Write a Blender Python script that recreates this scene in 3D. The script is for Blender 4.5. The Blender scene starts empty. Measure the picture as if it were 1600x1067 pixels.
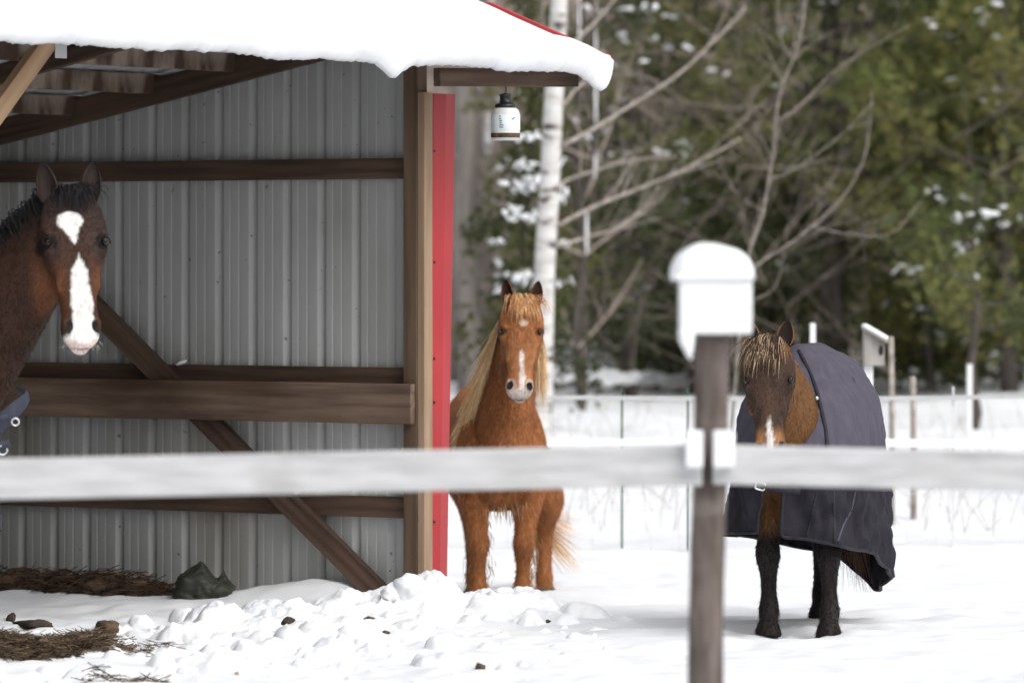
import bpy, bmesh, math, random
import numpy as np
from mathutils import Vector, Matrix, noise as mnoise

# ------------------------------------------------------------------ camera, sky, sun, exposure
scene = bpy.context.scene
COL = scene.collection
R = math.radians
F = 8000.0                      # focal length in photo pixels (1600 wide)
CAMZ, HOR = 1.65, 400.0         # eye height and horizon row
cam = bpy.data.cameras.new('camera')
camo = bpy.data.objects.new('camera', cam); COL.objects.link(camo)
camo.location = (0, 0, CAMZ); camo.rotation_euler = (R(90), 0, 0)
cam.sensor_width = 36; cam.lens = 36 * F / 1600
cam.shift_y = -(533.5 - HOR) / 1600
cam.clip_end = 2000
cam.dof.use_dof = True; cam.dof.focus_distance = 22.8; cam.dof.aperture_fstop = 2.9
scene.camera = camo
world = bpy.data.worlds.new('World'); scene.world = world; world.use_nodes = True
wn = world.node_tree; bg = wn.nodes['Background']
sky = wn.nodes.new('ShaderNodeTexSky'); sky.sky_type = 'NISHITA'; sky.sun_disc = False
SUN_EL, SUN_AZ = R(48), R(135)   # azimuth from +Y towards +X: behind the camera, to the right
sky.sun_elevation = SUN_EL; sky.sun_rotation = SUN_AZ
sky.dust_density = 4.0; sky.air_density = 1.0; sky.ozone_density = 1.0
hs = wn.nodes.new('ShaderNodeHueSaturation'); hs.inputs['Saturation'].default_value = 0.16
wn.links.new(sky.outputs[0], hs.inputs['Color']); wn.links.new(hs.outputs[0], bg.inputs[0])
bg.inputs[1].default_value = 0.14
sun = bpy.data.lights.new('sun', 'SUN'); sun.energy = 0.95; sun.angle = R(60); sun.color = (1, .97, .93)
suno = bpy.data.objects.new('sun', sun); COL.objects.link(suno)
sd = Vector((math.sin(SUN_AZ) * math.cos(SUN_EL), math.cos(SUN_AZ) * math.cos(SUN_EL), math.sin(SUN_EL)))
suno.rotation_euler = (-sd).to_track_quat('-Z', 'Y').to_euler(); suno.location = (5, -5, 20)
vs = scene.view_settings
vs.view_transform = 'Standard'; vs.look = 'None'; vs.gamma = 1.0; vs.use_curve_mapping = False
vs.exposure = 0.48
scene.render.engine = 'CYCLES'
scene.cycles.use_denoising = True; scene.cycles.adaptive_threshold = .03
scene.cycles.max_bounces = 5; scene.cycles.diffuse_bounces = 3; scene.cycles.glossy_bounces = 2; scene.cycles.caustics_reflective = False
scene.render.film_transparent = False

rng = np.random.default_rng(7)
random.seed(7)

def P(x, y, Y):
    return Vector(((x - 800) * Y / F, Y, CAMZ + (HOR - y) * Y / F))

# ------------------------------------------------------------------ materials
def newmat(name):
    m = bpy.data.materials.new(name); m.use_nodes = True
    return m, m.node_tree, m.node_tree.nodes['Principled BSDF']

def nmat(name, c1, c2, scale=(8, 8, 8), rough=.8, bump=.2, detail=6, lo=.35, hi=.65, dist=.01, c3=None, spec=.3, space='Object', metal=0, n2=None):
    m, nt, b = newmat(name)
    tc = nt.nodes.new('ShaderNodeTexCoord'); mp = nt.nodes.new('ShaderNodeMapping')
    mp.inputs['Scale'].default_value = scale
    nt.links.new(tc.outputs[space], mp.inputs[0])
    no = nt.nodes.new('ShaderNodeTexNoise'); no.inputs['Scale'].default_value = 1; no.inputs['Detail'].default_value = detail
    nt.links.new(mp.outputs[0], no.inputs['Vector'])
    cr = nt.nodes.new('ShaderNodeValToRGB')
    cr.color_ramp.elements[0].position = lo; cr.color_ramp.elements[1].position = hi
    cr.color_ramp.elements[0].color = (*c1, 1); cr.color_ramp.elements[1].color = (*c2, 1)
    if c3:
        e = cr.color_ramp.elements.new((lo + hi) / 2 + (hi - lo) * .2); e.color = (*c3, 1)
    nt.links.new(no.outputs[0], cr.inputs[0])
    out = cr.outputs[0]
    if n2:   # second, larger stain layer: (scale, colour, lo, hi)
        mp2 = nt.nodes.new('ShaderNodeMapping'); mp2.inputs['Scale'].default_value = n2[0]
        nt.links.new(tc.outputs[space], mp2.inputs[0])
        no2 = nt.nodes.new('ShaderNodeTexNoise'); no2.inputs['Scale'].default_value = 1; no2.inputs['Detail'].default_value = 5
        nt.links.new(mp2.outputs[0], no2.inputs['Vector'])
        mr = nt.nodes.new('ShaderNodeMapRange'); mr.inputs[1].default_value = n2[2]; mr.inputs[2].default_value = n2[3]
        nt.links.new(no2.outputs[0], mr.inputs[0])
        mx = nt.nodes.new('ShaderNodeMixRGB'); mx.inputs[2].default_value = (*n2[1], 1)
        nt.links.new(mr.outputs[0], mx.inputs[0]); nt.links.new(out, mx.inputs[1]); out = mx.outputs[0]
    nt.links.new(out, b.inputs['Base Color'])
    b.inputs['Roughness'].default_value = rough; b.inputs['Metallic'].default_value = metal
    b.inputs['Specular IOR Level'].default_value = spec
    if bump:
        bp = nt.nodes.new('ShaderNodeBump'); bp.inputs['Strength'].default_value = bump; bp.inputs['Distance'].default_value = dist
        nt.links.new(no.outputs[0], bp.inputs['Height']); nt.links.new(bp.outputs[0], b.inputs['Normal'])
    return m

def amat(name, rough=.6, vary=.35, scale=(60, 60, 60), bump=.15, spec=.25, aniso=None, trans=0):
    """colour from the mesh's own 'Col' attribute (coat markings, leaf hues) times fine noise"""
    m, nt, b = newmat(name)
    at = nt.nodes.new('ShaderNodeAttribute'); at.attribute_name = 'Col'
    tc = nt.nodes.new('ShaderNodeTexCoord'); mp = nt.nodes.new('ShaderNodeMapping'); mp.inputs['Scale'].default_value = scale
    nt.links.new(tc.outputs['Object'], mp.inputs[0])
    no = nt.nodes.new('ShaderNodeTexNoise'); no.inputs['Scale'].default_value = 1; no.inputs['Detail'].default_value = 6
    nt.links.new(mp.outputs[0], no.inputs['Vector'])
    mr = nt.nodes.new('ShaderNodeMapRange'); mr.inputs[1].default_value = .25; mr.inputs[2].default_value = .75
    mr.inputs[3].default_value = 1 - vary; mr.inputs[4].default_value = 1 + vary
    nt.links.new(no.outputs[0], mr.inputs[0])
    mu = nt.nodes.new('ShaderNodeVectorMath'); mu.operation = 'SCALE'
    nt.links.new(at.outputs['Color'], mu.inputs[0]); nt.links.new(mr.outputs[0], mu.inputs['Scale'])
    nt.links.new(mu.outputs[0], b.inputs['Base Color'])
    b.inputs['Roughness'].default_value = rough; b.inputs['Specular IOR Level'].default_value = spec
    if bump:
        bp = nt.nodes.new('ShaderNodeBump'); bp.inputs['Strength'].default_value = bump; bp.inputs['Distance'].default_value = .01
        nt.links.new(no.outputs[0], bp.inputs['Height']); nt.links.new(bp.outputs[0], b.inputs['Normal'])
    return m

def flat(name, c, rough=.5, metal=0, spec=.5):
    m, nt, b = newmat(name)
    b.inputs['Base Color'].default_value = (*c, 1); b.inputs['Roughness'].default_value = rough
    b.inputs['Metallic'].default_value = metal; b.inputs['Specular IOR Level'].default_value = spec
    return m

M = {}
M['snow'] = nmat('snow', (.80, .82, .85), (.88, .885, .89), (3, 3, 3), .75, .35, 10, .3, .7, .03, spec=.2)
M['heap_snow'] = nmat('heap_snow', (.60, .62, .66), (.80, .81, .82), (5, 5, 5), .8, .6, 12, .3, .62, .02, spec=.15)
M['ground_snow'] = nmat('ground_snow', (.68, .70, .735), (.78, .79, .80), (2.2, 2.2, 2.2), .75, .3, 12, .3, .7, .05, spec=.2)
M['steel_wall'] = nmat('steel_wall', (.35, .355, .345), (.45, .455, .445), (4, 4, .5), .5, .03, 6, .3, .7, .004, spec=.4,
                       n2=((1.3, 1.3, .7), (.24, .22, .18), .52, .80))
_nt = M['steel_wall'].node_tree; _b = _nt.nodes['Principled BSDF']; _src = _b.inputs['Base Color'].links[0].from_socket
_tc = _nt.nodes.new('ShaderNodeTexCoord'); _n = _nt.nodes.new('ShaderNodeTexNoise'); _n.inputs['Scale'].default_value = 26; _n.inputs['Detail'].default_value = 3
_mr = _nt.nodes.new('ShaderNodeMapRange'); _mr.inputs[1].default_value = .70; _mr.inputs[2].default_value = .75; _mr.inputs[4].default_value = .75
_mx = _nt.nodes.new('ShaderNodeMixRGB'); _mx.inputs[2].default_value = (.06, .05, .04, 1)
_nt.links.new(_tc.outputs['Object'], _n.inputs['Vector']); _nt.links.new(_n.outputs[0], _mr.inputs[0]); _nt.links.new(_mr.outputs[0], _mx.inputs[0]); _nt.links.new(_src, _mx.inputs[1]); _nt.links.new(_mx.outputs[0], _b.inputs['Base Color'])
M['steel_roof_under'] = nmat('steel_roof_under', (.42, .43, .44), (.52, .53, .54), (6, 6, 6), .45, .03)
M['wood_dark'] = nmat('wood_dark', (.045, .027, .019), (.13, .080, .055), (1.6, 28, 28), .8, .35, 7, .3, .72, .006, n2=((1.1, 3, 3), (.035, .022, .016), .5, .75))
M['wood_kick'] = nmat('wood_kick', (.09, .058, .040), (.26, .18, .13), (1.5, 26, 26), .8, .35, 7, .3, .72, .006, n2=((1.0, 2, 3), (.07, .04, .025), .45, .7))
M['wood_post'] = nmat('wood_post', (.07, .043, .028), (.17, .112, .072), (24, 24, 1.3), .8, .35, 7, .3, .7, .006, n2=((6, 6, .8), (.10, .06, .04), .5, .75))
M['wood_new'] = nmat('wood_new', (.25, .165, .10), (.39, .275, .185), (22, 22, 1.3), .75, .25, 7, .3, .7, .004, n2=((5, 5, 1.0), (.20, .13, .08), .52, .75))
M['wood_purlin'] = nmat('wood_purlin', (.09, .055, .04), (.33, .26, .21), (7, 18, 3), .8, .25, 4, .42, .58, .004)
M['red'] = nmat('red', (.33, .015, .019), (.41, .024, .030), (5, 5, 2), .38, .06, 4, .3, .7, .004, spec=.5)
M['black_plastic'] = flat('black_plastic', (.012, .012, .014), .4)
M['metal_ring'] = flat('metal_ring', (.75, .75, .76), .3, .9)
M['rail_white'] = nmat('rail_white', (.36, .36, .365), (.56, .56, .565), (5, 5, 30), .6, .1, 6, .25, .7, .004, n2=((3, 3, 6), (.27, .26, .25), .56, .85))
M['white_plastic'] = nmat('white_plastic', (.74, .75, .76), (.80, .81, .82), (5, 5, 5), .5, .05)
M['fence_wood'] = nmat('fence_wood', (.07, .052, .045), (.19, .155, .14), (28, 28, 5), .85, .4, 7, .3, .72, .006, n2=((5, 5, 9), (.24, .21, .19), .55, .8))
M['coat'] = amat('coat', .65, .28, (110, 110, 35), .35, spec=.18)
M['hair'] = amat('hair', .75, .3, (200, 200, 20), .0, spec=.08)
M['leaf'] = amat('leaf', .6, .2, (30, 30, 30), .0)
_nt = M['leaf'].node_tree; _b = _nt.nodes['Principled BSDF']; _t = _nt.nodes.new('ShaderNodeBsdfTranslucent'); _mx = _nt.nodes.new('ShaderNodeMixShader'); _mx.inputs[0].default_value = .5
_nt.links.new(_b.inputs['Base Color'].links[0].from_socket, _t.inputs[0]); _nt.links.new(_b.outputs[0], _mx.inputs[1]); _nt.links.new(_t.outputs[0], _mx.inputs[2]); _nt.links.new(_mx.outputs[0], _nt.nodes['Material Output'].inputs[0])
M['hay'] = amat('hay', .8, .3, (60, 60, 60), 0)
M['eye'] = flat('eye', (.010, .009, .011), .08, 0, .35)
M['blanket'] = nmat('blanket', (.066, .061, .082), (.088, .082, .108), (26, 26, 4), .85, .35, 5, .3, .7, .008, spec=.08)
M['blanket_navy'] = nmat('blanket_navy', (.022, .025, .040), (.035, .038, .058), (26, 26, 8), .7, .3, 5, .3, .7, .006)
M['binding'] = nmat('binding', (.010, .010, .014), (.02, .02, .026), (60, 60, 60), .7, .1)
M['bark'] = nmat('bark', (.035, .028, .024), (.10, .085, .075), (18, 18, 3), .9, .5, 6, .3, .7, .02)
M['bark_grey'] = nmat('bark_grey', (.13, .11, .10), (.28, .25, .23), (14, 14, 2), .9, .4, 6, .3, .7, .02)
M['twig'] = nmat('twig', (.21, .168, .148), (.37, .31, .275), (10, 10, 10), .9, .0)
M['sapling'] = nmat('sapling', (.22, .19, .165), (.40, .36, .32), (16, 16, 16), .85, .1)
M['sapling_grey'] = nmat('sapling_grey', (.15, .13, .112), (.29, .255, .225), (16, 16, 16), .85, .1)
M['tarp'] = nmat('tarp', (.016, .018, .013), (.042, .044, .032), (10, 10, 10), .6, .5, 6, .3, .7, .02)
M['manure'] = nmat('manure', (.045, .028, .018), (.13, .085, .055), (30, 30, 30), .95, .8, 8, .3, .7, .02)
M['earth'] = nmat('earth', (.02, .015, .011), (.06, .045, .033), (20, 20, 20), .95, .6)
M['green_paint'] = flat('green_paint', (.05, .09, .06), .6)
M['wire'] = flat('wire', (.62, .62, .63), .5, .0)
M['birdbox'] = nmat('birdbox', (.22, .205, .19), (.34, .32, .30), (14, 14, 3), .85, .2)

# birch bark: white with dark horizontal lenticels
m, nt, b = newmat('birch_bark'); M['birch'] = m
tc = nt.nodes.new('ShaderNodeTexCoord'); mp = nt.nodes.new('ShaderNodeMapping'); mp.inputs['Scale'].default_value = (5, 5, 16)
nt.links.new(tc.outputs['Object'], mp.inputs[0])
no = nt.nodes.new('ShaderNodeTexNoise'); no.inputs['Scale'].default_value = 1; no.inputs['Detail'].default_value = 5
nt.links.new(mp.outputs[0], no.inputs['Vector'])
cr = nt.nodes.new('ShaderNodeValToRGB'); E = cr.color_ramp.elements
E[0].position = .34; E[0].color = (.05, .04, .04, 1); E[1].position = .43; E[1].color = (.46, .44, .42, 1)
e = E.new(.6); e.color = (.60, .59, .575, 1)
nt.links.new(no.outputs[0], cr.inputs[0]); nt.links.new(cr.outputs[0], b.inputs['Base Color']); b.inputs['Roughness'].default_value = .7

# ------------------------------------------------------------------ mesh helpers
class MB:
    def __init__(s): s.v = []; s.f = []; s.c = []; s.n = 0
    def add(s, v, f, col=None):
        v = [tuple(p) for p in v]
        s.v += v; o = s.n
        s.f += [tuple(i + o for i in q) for q in f]; s.n += len(v)
        if col is not None:
            if len(col) == len(v) and hasattr(col[0], '__len__'): s.c += [tuple(c) for c in col]
            else: s.c += [tuple(col)] * len(v)
    def box(s, a, b):
        x0, y0, z0 = a; x1, y1, z1 = b
        s.add([(x0,y0,z0),(x1,y0,z0),(x1,y1,z0),(x0,y1,z0),(x0,y0,z1),(x1,y0,z1),(x1,y1,z1),(x0,y1,z1)],
              [(0,3,2,1),(4,5,6,7),(0,1,5,4),(1,2,6,5),(2,3,7,6),(3,0,4,7)])
    def tube(s, pts, rad, n=8, col=None, cap=True):
        pts = [Vector(p) for p in pts]; k = len(pts)
        if not hasattr(rad, '__len__'): rad = [rad] * k
        vs_ = []; up = None
        for i, p in enumerate(pts):
            t = (pts[min(i+1, k-1)] - pts[max(i-1, 0)]).normalized()
            if up is None:
                up = Vector((1, 0, 0)) if abs(t.x) < .9 else Vector((0, 1, 0))
            a = (up - t * up.dot(t)).normalized(); up = a; bb = t.cross(a)
            for j in range(n):
                an = 2 * math.pi * j / n
                vs_.append(p + (a * math.cos(an) + bb * math.sin(an)) * rad[i])
        fs = []
        for i in range(k - 1):
            for j in range(n):
                fs.append((i*n+j, i*n+(j+1) % n, (i+1)*n+(j+1) % n, (i+1)*n+j))
        if cap:
            fs.append(tuple(reversed(range(n)))); fs.append(tuple(range((k-1)*n, k*n)))
        s.add(vs_, fs, col)
    def ellipsoid(s, c, ax, n=14, m=9, col=None):
        """ax: three Vectors (half axes)"""
        c = Vector(c); vs_ = [c + ax[2]]
        for i in range(1, m):
            th = math.pi * i / m
            for j in range(n):
                ph = 2 * math.pi * j / n
                vs_.append(c + ax[0] * (math.sin(th) * math.cos(ph)) + ax[1] * (math.sin(th) * math.sin(ph)) + ax[2] * math.cos(th))
        vs_.append(c - ax[2]); fs = []
        for j in range(n): fs.append((0, 1 + j, 1 + (j+1) % n))
        for i in range(m - 2):
            for j in range(n):
                a = 1 + i*n + j; b_ = 1 + i*n + (j+1) % n
                fs.append((a, a + n, b_ + n, b_))
        last = len(vs_) - 1; o = 1 + (m-2)*n
        for j in range(n): fs.append((last, o + (j+1) % n, o + j))
        s.add(vs_, fs, col)
    def rings(s, rr, n=20):
        """rr: list of (c, ax, ay, rx, ryp, ryn, e)"""
        vs_ = []
        for c, ax, ay, rx, rp, rn, e in rr:
            for j in range(n):
                an = 2 * math.pi * j / n; ca, sa = math.cos(an), math.sin(an)
                px = math.copysign(abs(ca) ** (2/e), ca) * rx
                py = math.copysign(abs(sa) ** (2/e), sa) * (rp if sa > 0 else rn)
                vs_.append(c + ax * px + ay * py)
        fs = []; k = len(rr)
        for i in range(k - 1):
            for j in range(n):
                fs.append((i*n+j, i*n+(j+1) % n, (i+1)*n+(j+1) % n, (i+1)*n+j))
        fs.append(tuple(reversed(range(n)))); fs.append(tuple(range((k-1)*n, k*n)))
        s.add(vs_, fs)
    def mesh(s, name):
        me = bpy.data.meshes.new(name); me.from_pydata(s.v, [], s.f); me.update()
        if s.c and len(s.c) == len(s.v): setcol(me, np.array(s.c))
        return me
    def build(s, name, mat, parent=None, loc=(0, 0, 0), smooth=False, bevel=0):
        me = s.mesh(name); return link(name, me, mat, parent, loc, smooth, bevel)

def setcol(me, c):
    a = me.attributes.new('Col', 'FLOAT_COLOR', 'POINT')
    buf = np.ones((len(me.vertices), 4), np.float32); buf[:, :3] = c[:, :3]
    a.data.foreach_set('color', buf.ravel())

def link(name, me, mat, parent=None, loc=(0, 0, 0), smooth=False, bevel=0):
    o = bpy.data.objects.new(name, me); COL.objects.link(o); o.location = loc
    if mat is not None and not me.materials: me.materials.append(M[mat] if isinstance(mat, str) else mat)
    if smooth: me.polygons.foreach_set('use_smooth', [True] * len(me.polygons))
    if parent is not None: o.parent = parent
    if bevel:
        md = o.modifiers.new('bevel', 'BEVEL'); md.width = bevel; md.segments = 2; md.limit_method = 'ANGLE'
    return o

def tag(o, label=None, cat=None, group=None, kind=None):
    if label: o['label'] = label
    if cat: o['category'] = cat
    if group: o['group'] = group
    if kind: o['kind'] = kind
    return o

def thing(name, label, cat, loc=(0, 0, 0), rz=0, group=None):
    o = bpy.data.objects.new(name, None); COL.objects.link(o)
    o.location = loc; o.rotation_euler = (0, 0, rz); o.empty_display_size = .2
    return tag(o, label, cat, group)

def box(name, mat, parent, a, b, bevel=.004):
    mb = MB(); mb.box(a, b); return mb.build(name, mat, parent, bevel=bevel)

def beam(name, mat, parent, p0, p1, w, h, side=None, bevel=.004):
    """rectangular bar from p0 to p1; w across 'side', h across the third direction. Object x axis runs along the bar."""
    p0 = Vector(p0); p1 = Vector(p1); d = p1 - p0; L = d.length; d.normalize()
    sd_ = Vector(side) if side else Vector((0, 0, 1)).cross(d)
    sd_ = (sd_ - d * sd_.dot(d)).normalized(); up = d.cross(sd_)
    mb = MB(); mb.box((0, -w/2, -h/2), (L, w/2, h/2))
    o = mb.build(name, mat, parent, bevel=bevel)
    mt = Matrix((d, sd_, up)).transposed().to_4x4(); mt.translation = p0
    o.matrix_local = mt
    return o

def fbm(x, y, z=0, oct=4, s=1.0):
    return mnoise.fractal(Vector((x*s, y*s, z*s)), .6, 2.0, oct)

def sstep(a, b, x):
    t = np.clip((x - a) / (b - a), 0, 1); return t * t * (3 - 2 * t)

# ------------------------------------------------------------------ ground
KY = [0, 22.6, 24.3, 26, 30.5, 36, 45, 58, 64, 75, 100, 140, 220, 500]
KZ = [0, 0, -.03, -.13, -.09, -.04, .12, .30, .75, 2.6, 8, 15, 28, 42]
TH = R(147); SU = Vector((math.cos(TH), math.sin(TH), 0)); SV = Vector((-math.sin(TH), math.cos(TH), 0))
SP = Vector((-.408, 24.5, 0))
def shed_uv(x, y):
    d = Vector((x, y, 0)) - SP; return d.dot(SU), d.dot(SV)
def gz(x, y):
    z = float(np.interp(y, KY, KZ))
    u, v = shed_uv(x, y)
    # packed floor inside the shed and the drift along the side wall
    k = float(sstep(-.5, .2, u) * sstep(-.35, .0, v))
    z = z * (1 - k) + k * (-.02)
    # ploughed heap in front of the post
    z += .105 * math.exp(-((x + .44) / .40) ** 2 - ((y - 23.3) / .38) ** 2)
    z += .055 * math.exp(-((x - .05) / .26) ** 2 - ((y - 23.6) / .3) ** 2)
    z += .05 * math.exp(-((x + .9) / .7) ** 2 - ((y - 22.8) / .8) ** 2)
    z += .10 * math.exp(-((u - .55) / .45) ** 2 - ((v - .05) / .32) ** 2)
    n = fbm(x, y, 0, 4, .9) * .03 + fbm(x, y, 3, 3, 3.5) * .010
    if y > 32: n += fbm(x, y, 9, 4, .25) * .16
    # churned snow on the left
    ch = float(sstep(.7, -.2, x) * sstep(19.0, 20.0, y) * sstep(24.6, 23.8, y))
    n += ch * (abs(fbm(x, y, 5, 3, 2.2)) * .03 - .012)
    # trodden track near the blanketed pony
    tr = math.exp(-((x - 1.25) / .35) ** 2 - ((y - 22.5) / .35) ** 2)
    n += tr * (fbm(x, y, 7, 3, 5) * .04 - .035)
    return z + n

def grid_axis(segs):
    out = []
    for a, b, st in segs:
        k = max(1, int(round((b - a) / st))); out += [a + (b - a) * i / k for i in range(k)]
    out.append(segs[-1][1]); return out
gx = grid_axis([(-300, -60, 20), (-60, -14, 3), (-14, -3.4, .35), (-3.4, 2.6, .03), (2.6, 14, .35), (14, 60, 3), (60, 300, 20)])
gy = grid_axis([(-60, 8, 4), (8, 19, .5), (19, 25.2, .035), (25.2, 33, .12), (33, 70, .5), (70, 140, 4), (140, 500, 20)])
mb = MB()
vv = [(x, y, gz(x, y)) for y in gy for x in gx]
nx = len(gx)
ff = [(j*nx+i, j*nx+i+1, (j+1)*nx+i+1, (j+1)*nx+i) for j in range(len(gy)-1) for i in range(nx-1)]
mb.add(vv, ff)
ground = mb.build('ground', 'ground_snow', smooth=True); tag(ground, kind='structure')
# the wooded rise beyond shows brown litter through thin snow
litter = nmat('leaf_litter', (.17, .14, .125), (.32, .275, .25), (1.2, 1.2, 1.2), .95, .3, 10, .3, .7, .1, c3=(.25, .205, .18),
              n2=((.8, .8, .8), (.45, .44, .44), .64, .76))
ground.data.materials.append(litter)
mi = [1 if ground.data.vertices[p.vertices[0]].co.y > 61 else 0 for p in ground.data.polygons]
ground.data.polygons.foreach_set('material_index', mi)

# ------------------------------------------------------------------ snow chunks (ploughed heap)
def deform_ico(mb, c, r, seed, sub=2, flat_=.75, amp=.35):
    bm = bmesh.new(); bmesh.ops.create_icosphere(bm, subdivisions=sub, radius=1)
    sx, sy, sz = 1 + random.uniform(-.25, .25), 1 + random.uniform(-.25, .25), flat_ + random.uniform(-.15, .15)
    vs_ = []
    for v in bm.verts:
        n = 1 + amp * mnoise.noise(v.co * 1.3 + Vector((seed, seed*2.1, 0))) + amp * .45 * mnoise.noise(v.co * 3.1 + Vector((0, seed, seed)))
        vs_.append(Vector((v.co.x*sx, v.co.y*sy, v.co.z*sz)) * (r * n) + Vector(c))
    fs = [tuple(v.index for v in f.verts) for f in bm.faces]
    bm.free(); mb.add(vs_, fs)

def remeshed(mb, voxel, smooth_it=4, factor=.5, name='tmp'):
    me = mb.mesh(name); o = bpy.data.objects.new(name, me); COL.objects.link(o)
    md = o.modifiers.new('r', 'REMESH'); md.mode = 'VOXEL'; md.voxel_size = voxel; md.adaptivity = 0
    if smooth_it:
        sm = o.modifiers.new('s', 'SMOOTH'); sm.factor = factor; sm.iterations = smooth_it
    dg = bpy.context.evaluated_depsgraph_get(); dg.update()
    res = bpy.data.meshes.new_from_object(o.evaluated_get(dg))
    bpy.data.objects.remove(o); bpy.data.meshes.remove(me)
    return res

def heap_mask(x, y):
    r = np.exp(-((x + .35)/.62)**2 - ((y - 23.25)/.55)**2) + .8*np.exp(-((x + 1.05)/.55)**2 - ((y - 22.7)/.75)**2) \
        + .55*np.exp(-((x + 1.1)/.9)**2 - ((y - 21.3)/1.1)**2) + .30*np.exp(-((x + 2.0)/.6)**2 - ((y - 21.6)/1.6)**2) + .5*np.exp(-((x - .08)/.3)**2 - ((y - 23.6)/.35)**2)
    return np.clip(r, 0, 1)
nr = np.random.default_rng(21)
hx = np.arange(-2.6, .75, .0105); hy = np.arange(19.7, 24.25, .0125); HX, HY = np.meshgrid(hx, hy)
wx = np.array([[fbm(a, b, 1, 3, 7.0) for a in hx[::3]] for b in hy[::3]]); wx = np.repeat(np.repeat(wx, 3, 0), 3, 1)[:len(hy), :len(hx)]
wy = np.array([[fbm(a, b, 8, 3, 7.0) for a in hx[::3]] for b in hy[::3]]); wy = np.repeat(np.repeat(wy, 3, 0), 3, 1)[:len(hy), :len(hx)]
def blur(a, n):
    for _ in range(n):
        a = (np.roll(a, 1, 0) + np.roll(a, -1, 0) + np.roll(a, 1, 1) + np.roll(a, -1, 1) + 2*a)/6
    return a
wx, wy = blur(wx, 4), blur(wy, 4)
QX, QY = HX + wx*.028, HY + wy*.028
HH = np.full(HX.shape, -.03)
for k in range(1500):
    x, y = nr.uniform(-2.5, .6), nr.uniform(19.8, 24.15); mk = float(heap_mask(x, y))
    if nr.random() > mk*1.1 + .03: continue
    u, v = shed_uv(x, y)
    if u > .2 and v > -.1: continue
    r = .026 + .115*nr.random()**2.6*(.40 + .75*mk); flatk = nr.uniform(.6, 1.05); r2x = nr.uniform(.75, 1.35)
    i0, i1 = np.searchsorted(hx, [x - 2*r - .05, x + 2*r + .05]); j0, j1 = np.searchsorted(hy, [y - 2*r - .05, y + 2*r + .05])
    dx = (QX[j0:j1, i0:i1] - x)*r2x; dy = (QY[j0:j1, i0:i1] - y)/r2x; q = 1 - (dx*dx + dy*dy)/(r*r)
    hgt = np.where(q > 0, np.sqrt(np.clip(q, 0, None))*r*flatk, -.03) + nr.uniform(-.3, .1)*r
    HH[j0:j1, i0:i1] = np.maximum(HH[j0:j1, i0:i1], hgt)
HH = np.where(HH > -.02, HH, -.012); HH = blur(HH, 1)*.70 + blur(HH, 6)*.30
lowf = np.array([[fbm(a, b, 4, 4, 2.6) for a in hx[::4]] for b in hy[::4]]); lowf = blur(np.repeat(np.repeat(lowf, 4, 0), 4, 1)[:len(hy), :len(hx)], 6)
mk = heap_mask(HX, HY); edge_ = np.minimum.reduce([sstep(-2.6, -2.3, HX), sstep(.75, .45, HX), sstep(19.7, 19.75, HY), sstep(24.25, 24.05, HY)])
G0 = np.array([[gz(a, b) for a in hx[::4]] for b in hy[::4]]); G0 = np.repeat(np.repeat(G0, 4, 0), 4, 1)[:len(hy), :len(hx)]; G0 = blur(G0, 5)
fine = nr.normal(0, .006, HH.shape); fine = blur(fine, 2)
crumb = np.array([[fbm(a, b, 2, 4, 13.0)*.016 - abs(fbm(a, b, 6, 3, 30.0))*.012 for a in hx] for b in hy])
SU_, SV_ = (HX - SP.x)*SU.x + (HY - SP.y)*SU.y, (HX - SP.x)*SV.x + (HY - SP.y)*SV.y
off = sstep(.5, .15, SU_)
ZZ = G0 + (HH*.92 + lowf*.035*mk + fine + crumb*(.25 + .75*mk) - .006)*edge_*1.0 - .05*(1 - edge_) - .05*(1 - off)
def heap_z(x, y):
    i = min(len(hx)-1, max(0, int((x - hx[0])/.0105))); j = min(len(hy)-1, max(0, int((y - hy[0])/.0125)))
    return float(ZZ[j, i])
mb = MB(); m_ = len(hx)
mb.add(np.stack([HX, HY, ZZ], 2).reshape(-1, 3).tolist(), [(j*m_+i, j*m_+i+1, (j+1)*m_+i+1, (j+1)*m_+i) for j in range(len(hy)-1) for i in range(m_-1)])
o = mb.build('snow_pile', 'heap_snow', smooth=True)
tag(o, 'heap of broken white snow lumps ploughed up before the shed post', 'snow', kind='stuff')
# the few biggest lumps are things of their own
BIG = [((640, 932), 23.0, .085, 'largest rounded snow lump at the foot of the red trim'),
       ((612, 935), 23.0, .062, 'rounded snow lump just left of the largest one by the post'),
       ((735, 938), 23.4, .055, 'snow lump on the heap below the chestnut pony\'s left-hand leg'),
       ((785, 946), 23.4, .048, 'snow lump on the heap right of the post, under the chestnut pony'),
       ((533, 940), 22.9, .060, 'snow lump below the foot of the diagonal shed brace'),
       ((395, 935), 22.9, .050, 'upright snow lump between tarp bundle and diagonal brace foot'),
       ((332, 930), 23.6, .045, 'small snow block leaning against the dark tarp bundle'),
       ((835, 948), 23.4, .038, 'rightmost snow lump of the heap, near the pony tail')]
for i, ((px, py), Y, r, lab) in enumerate(BIG):
    mb = MB(); deform_ico(mb, (0, 0, 0), r, 50 + i * 3.3, 4, .8, .32)
    p = P(px, py, Y); p.z = heap_z(p.x, p.y) + r * .12
    o = mb.build('snow_lump', 'heap_snow', None, p, smooth=True); tag(o, lab, 'snow lump', 'large lumps of the snow heap')

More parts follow.
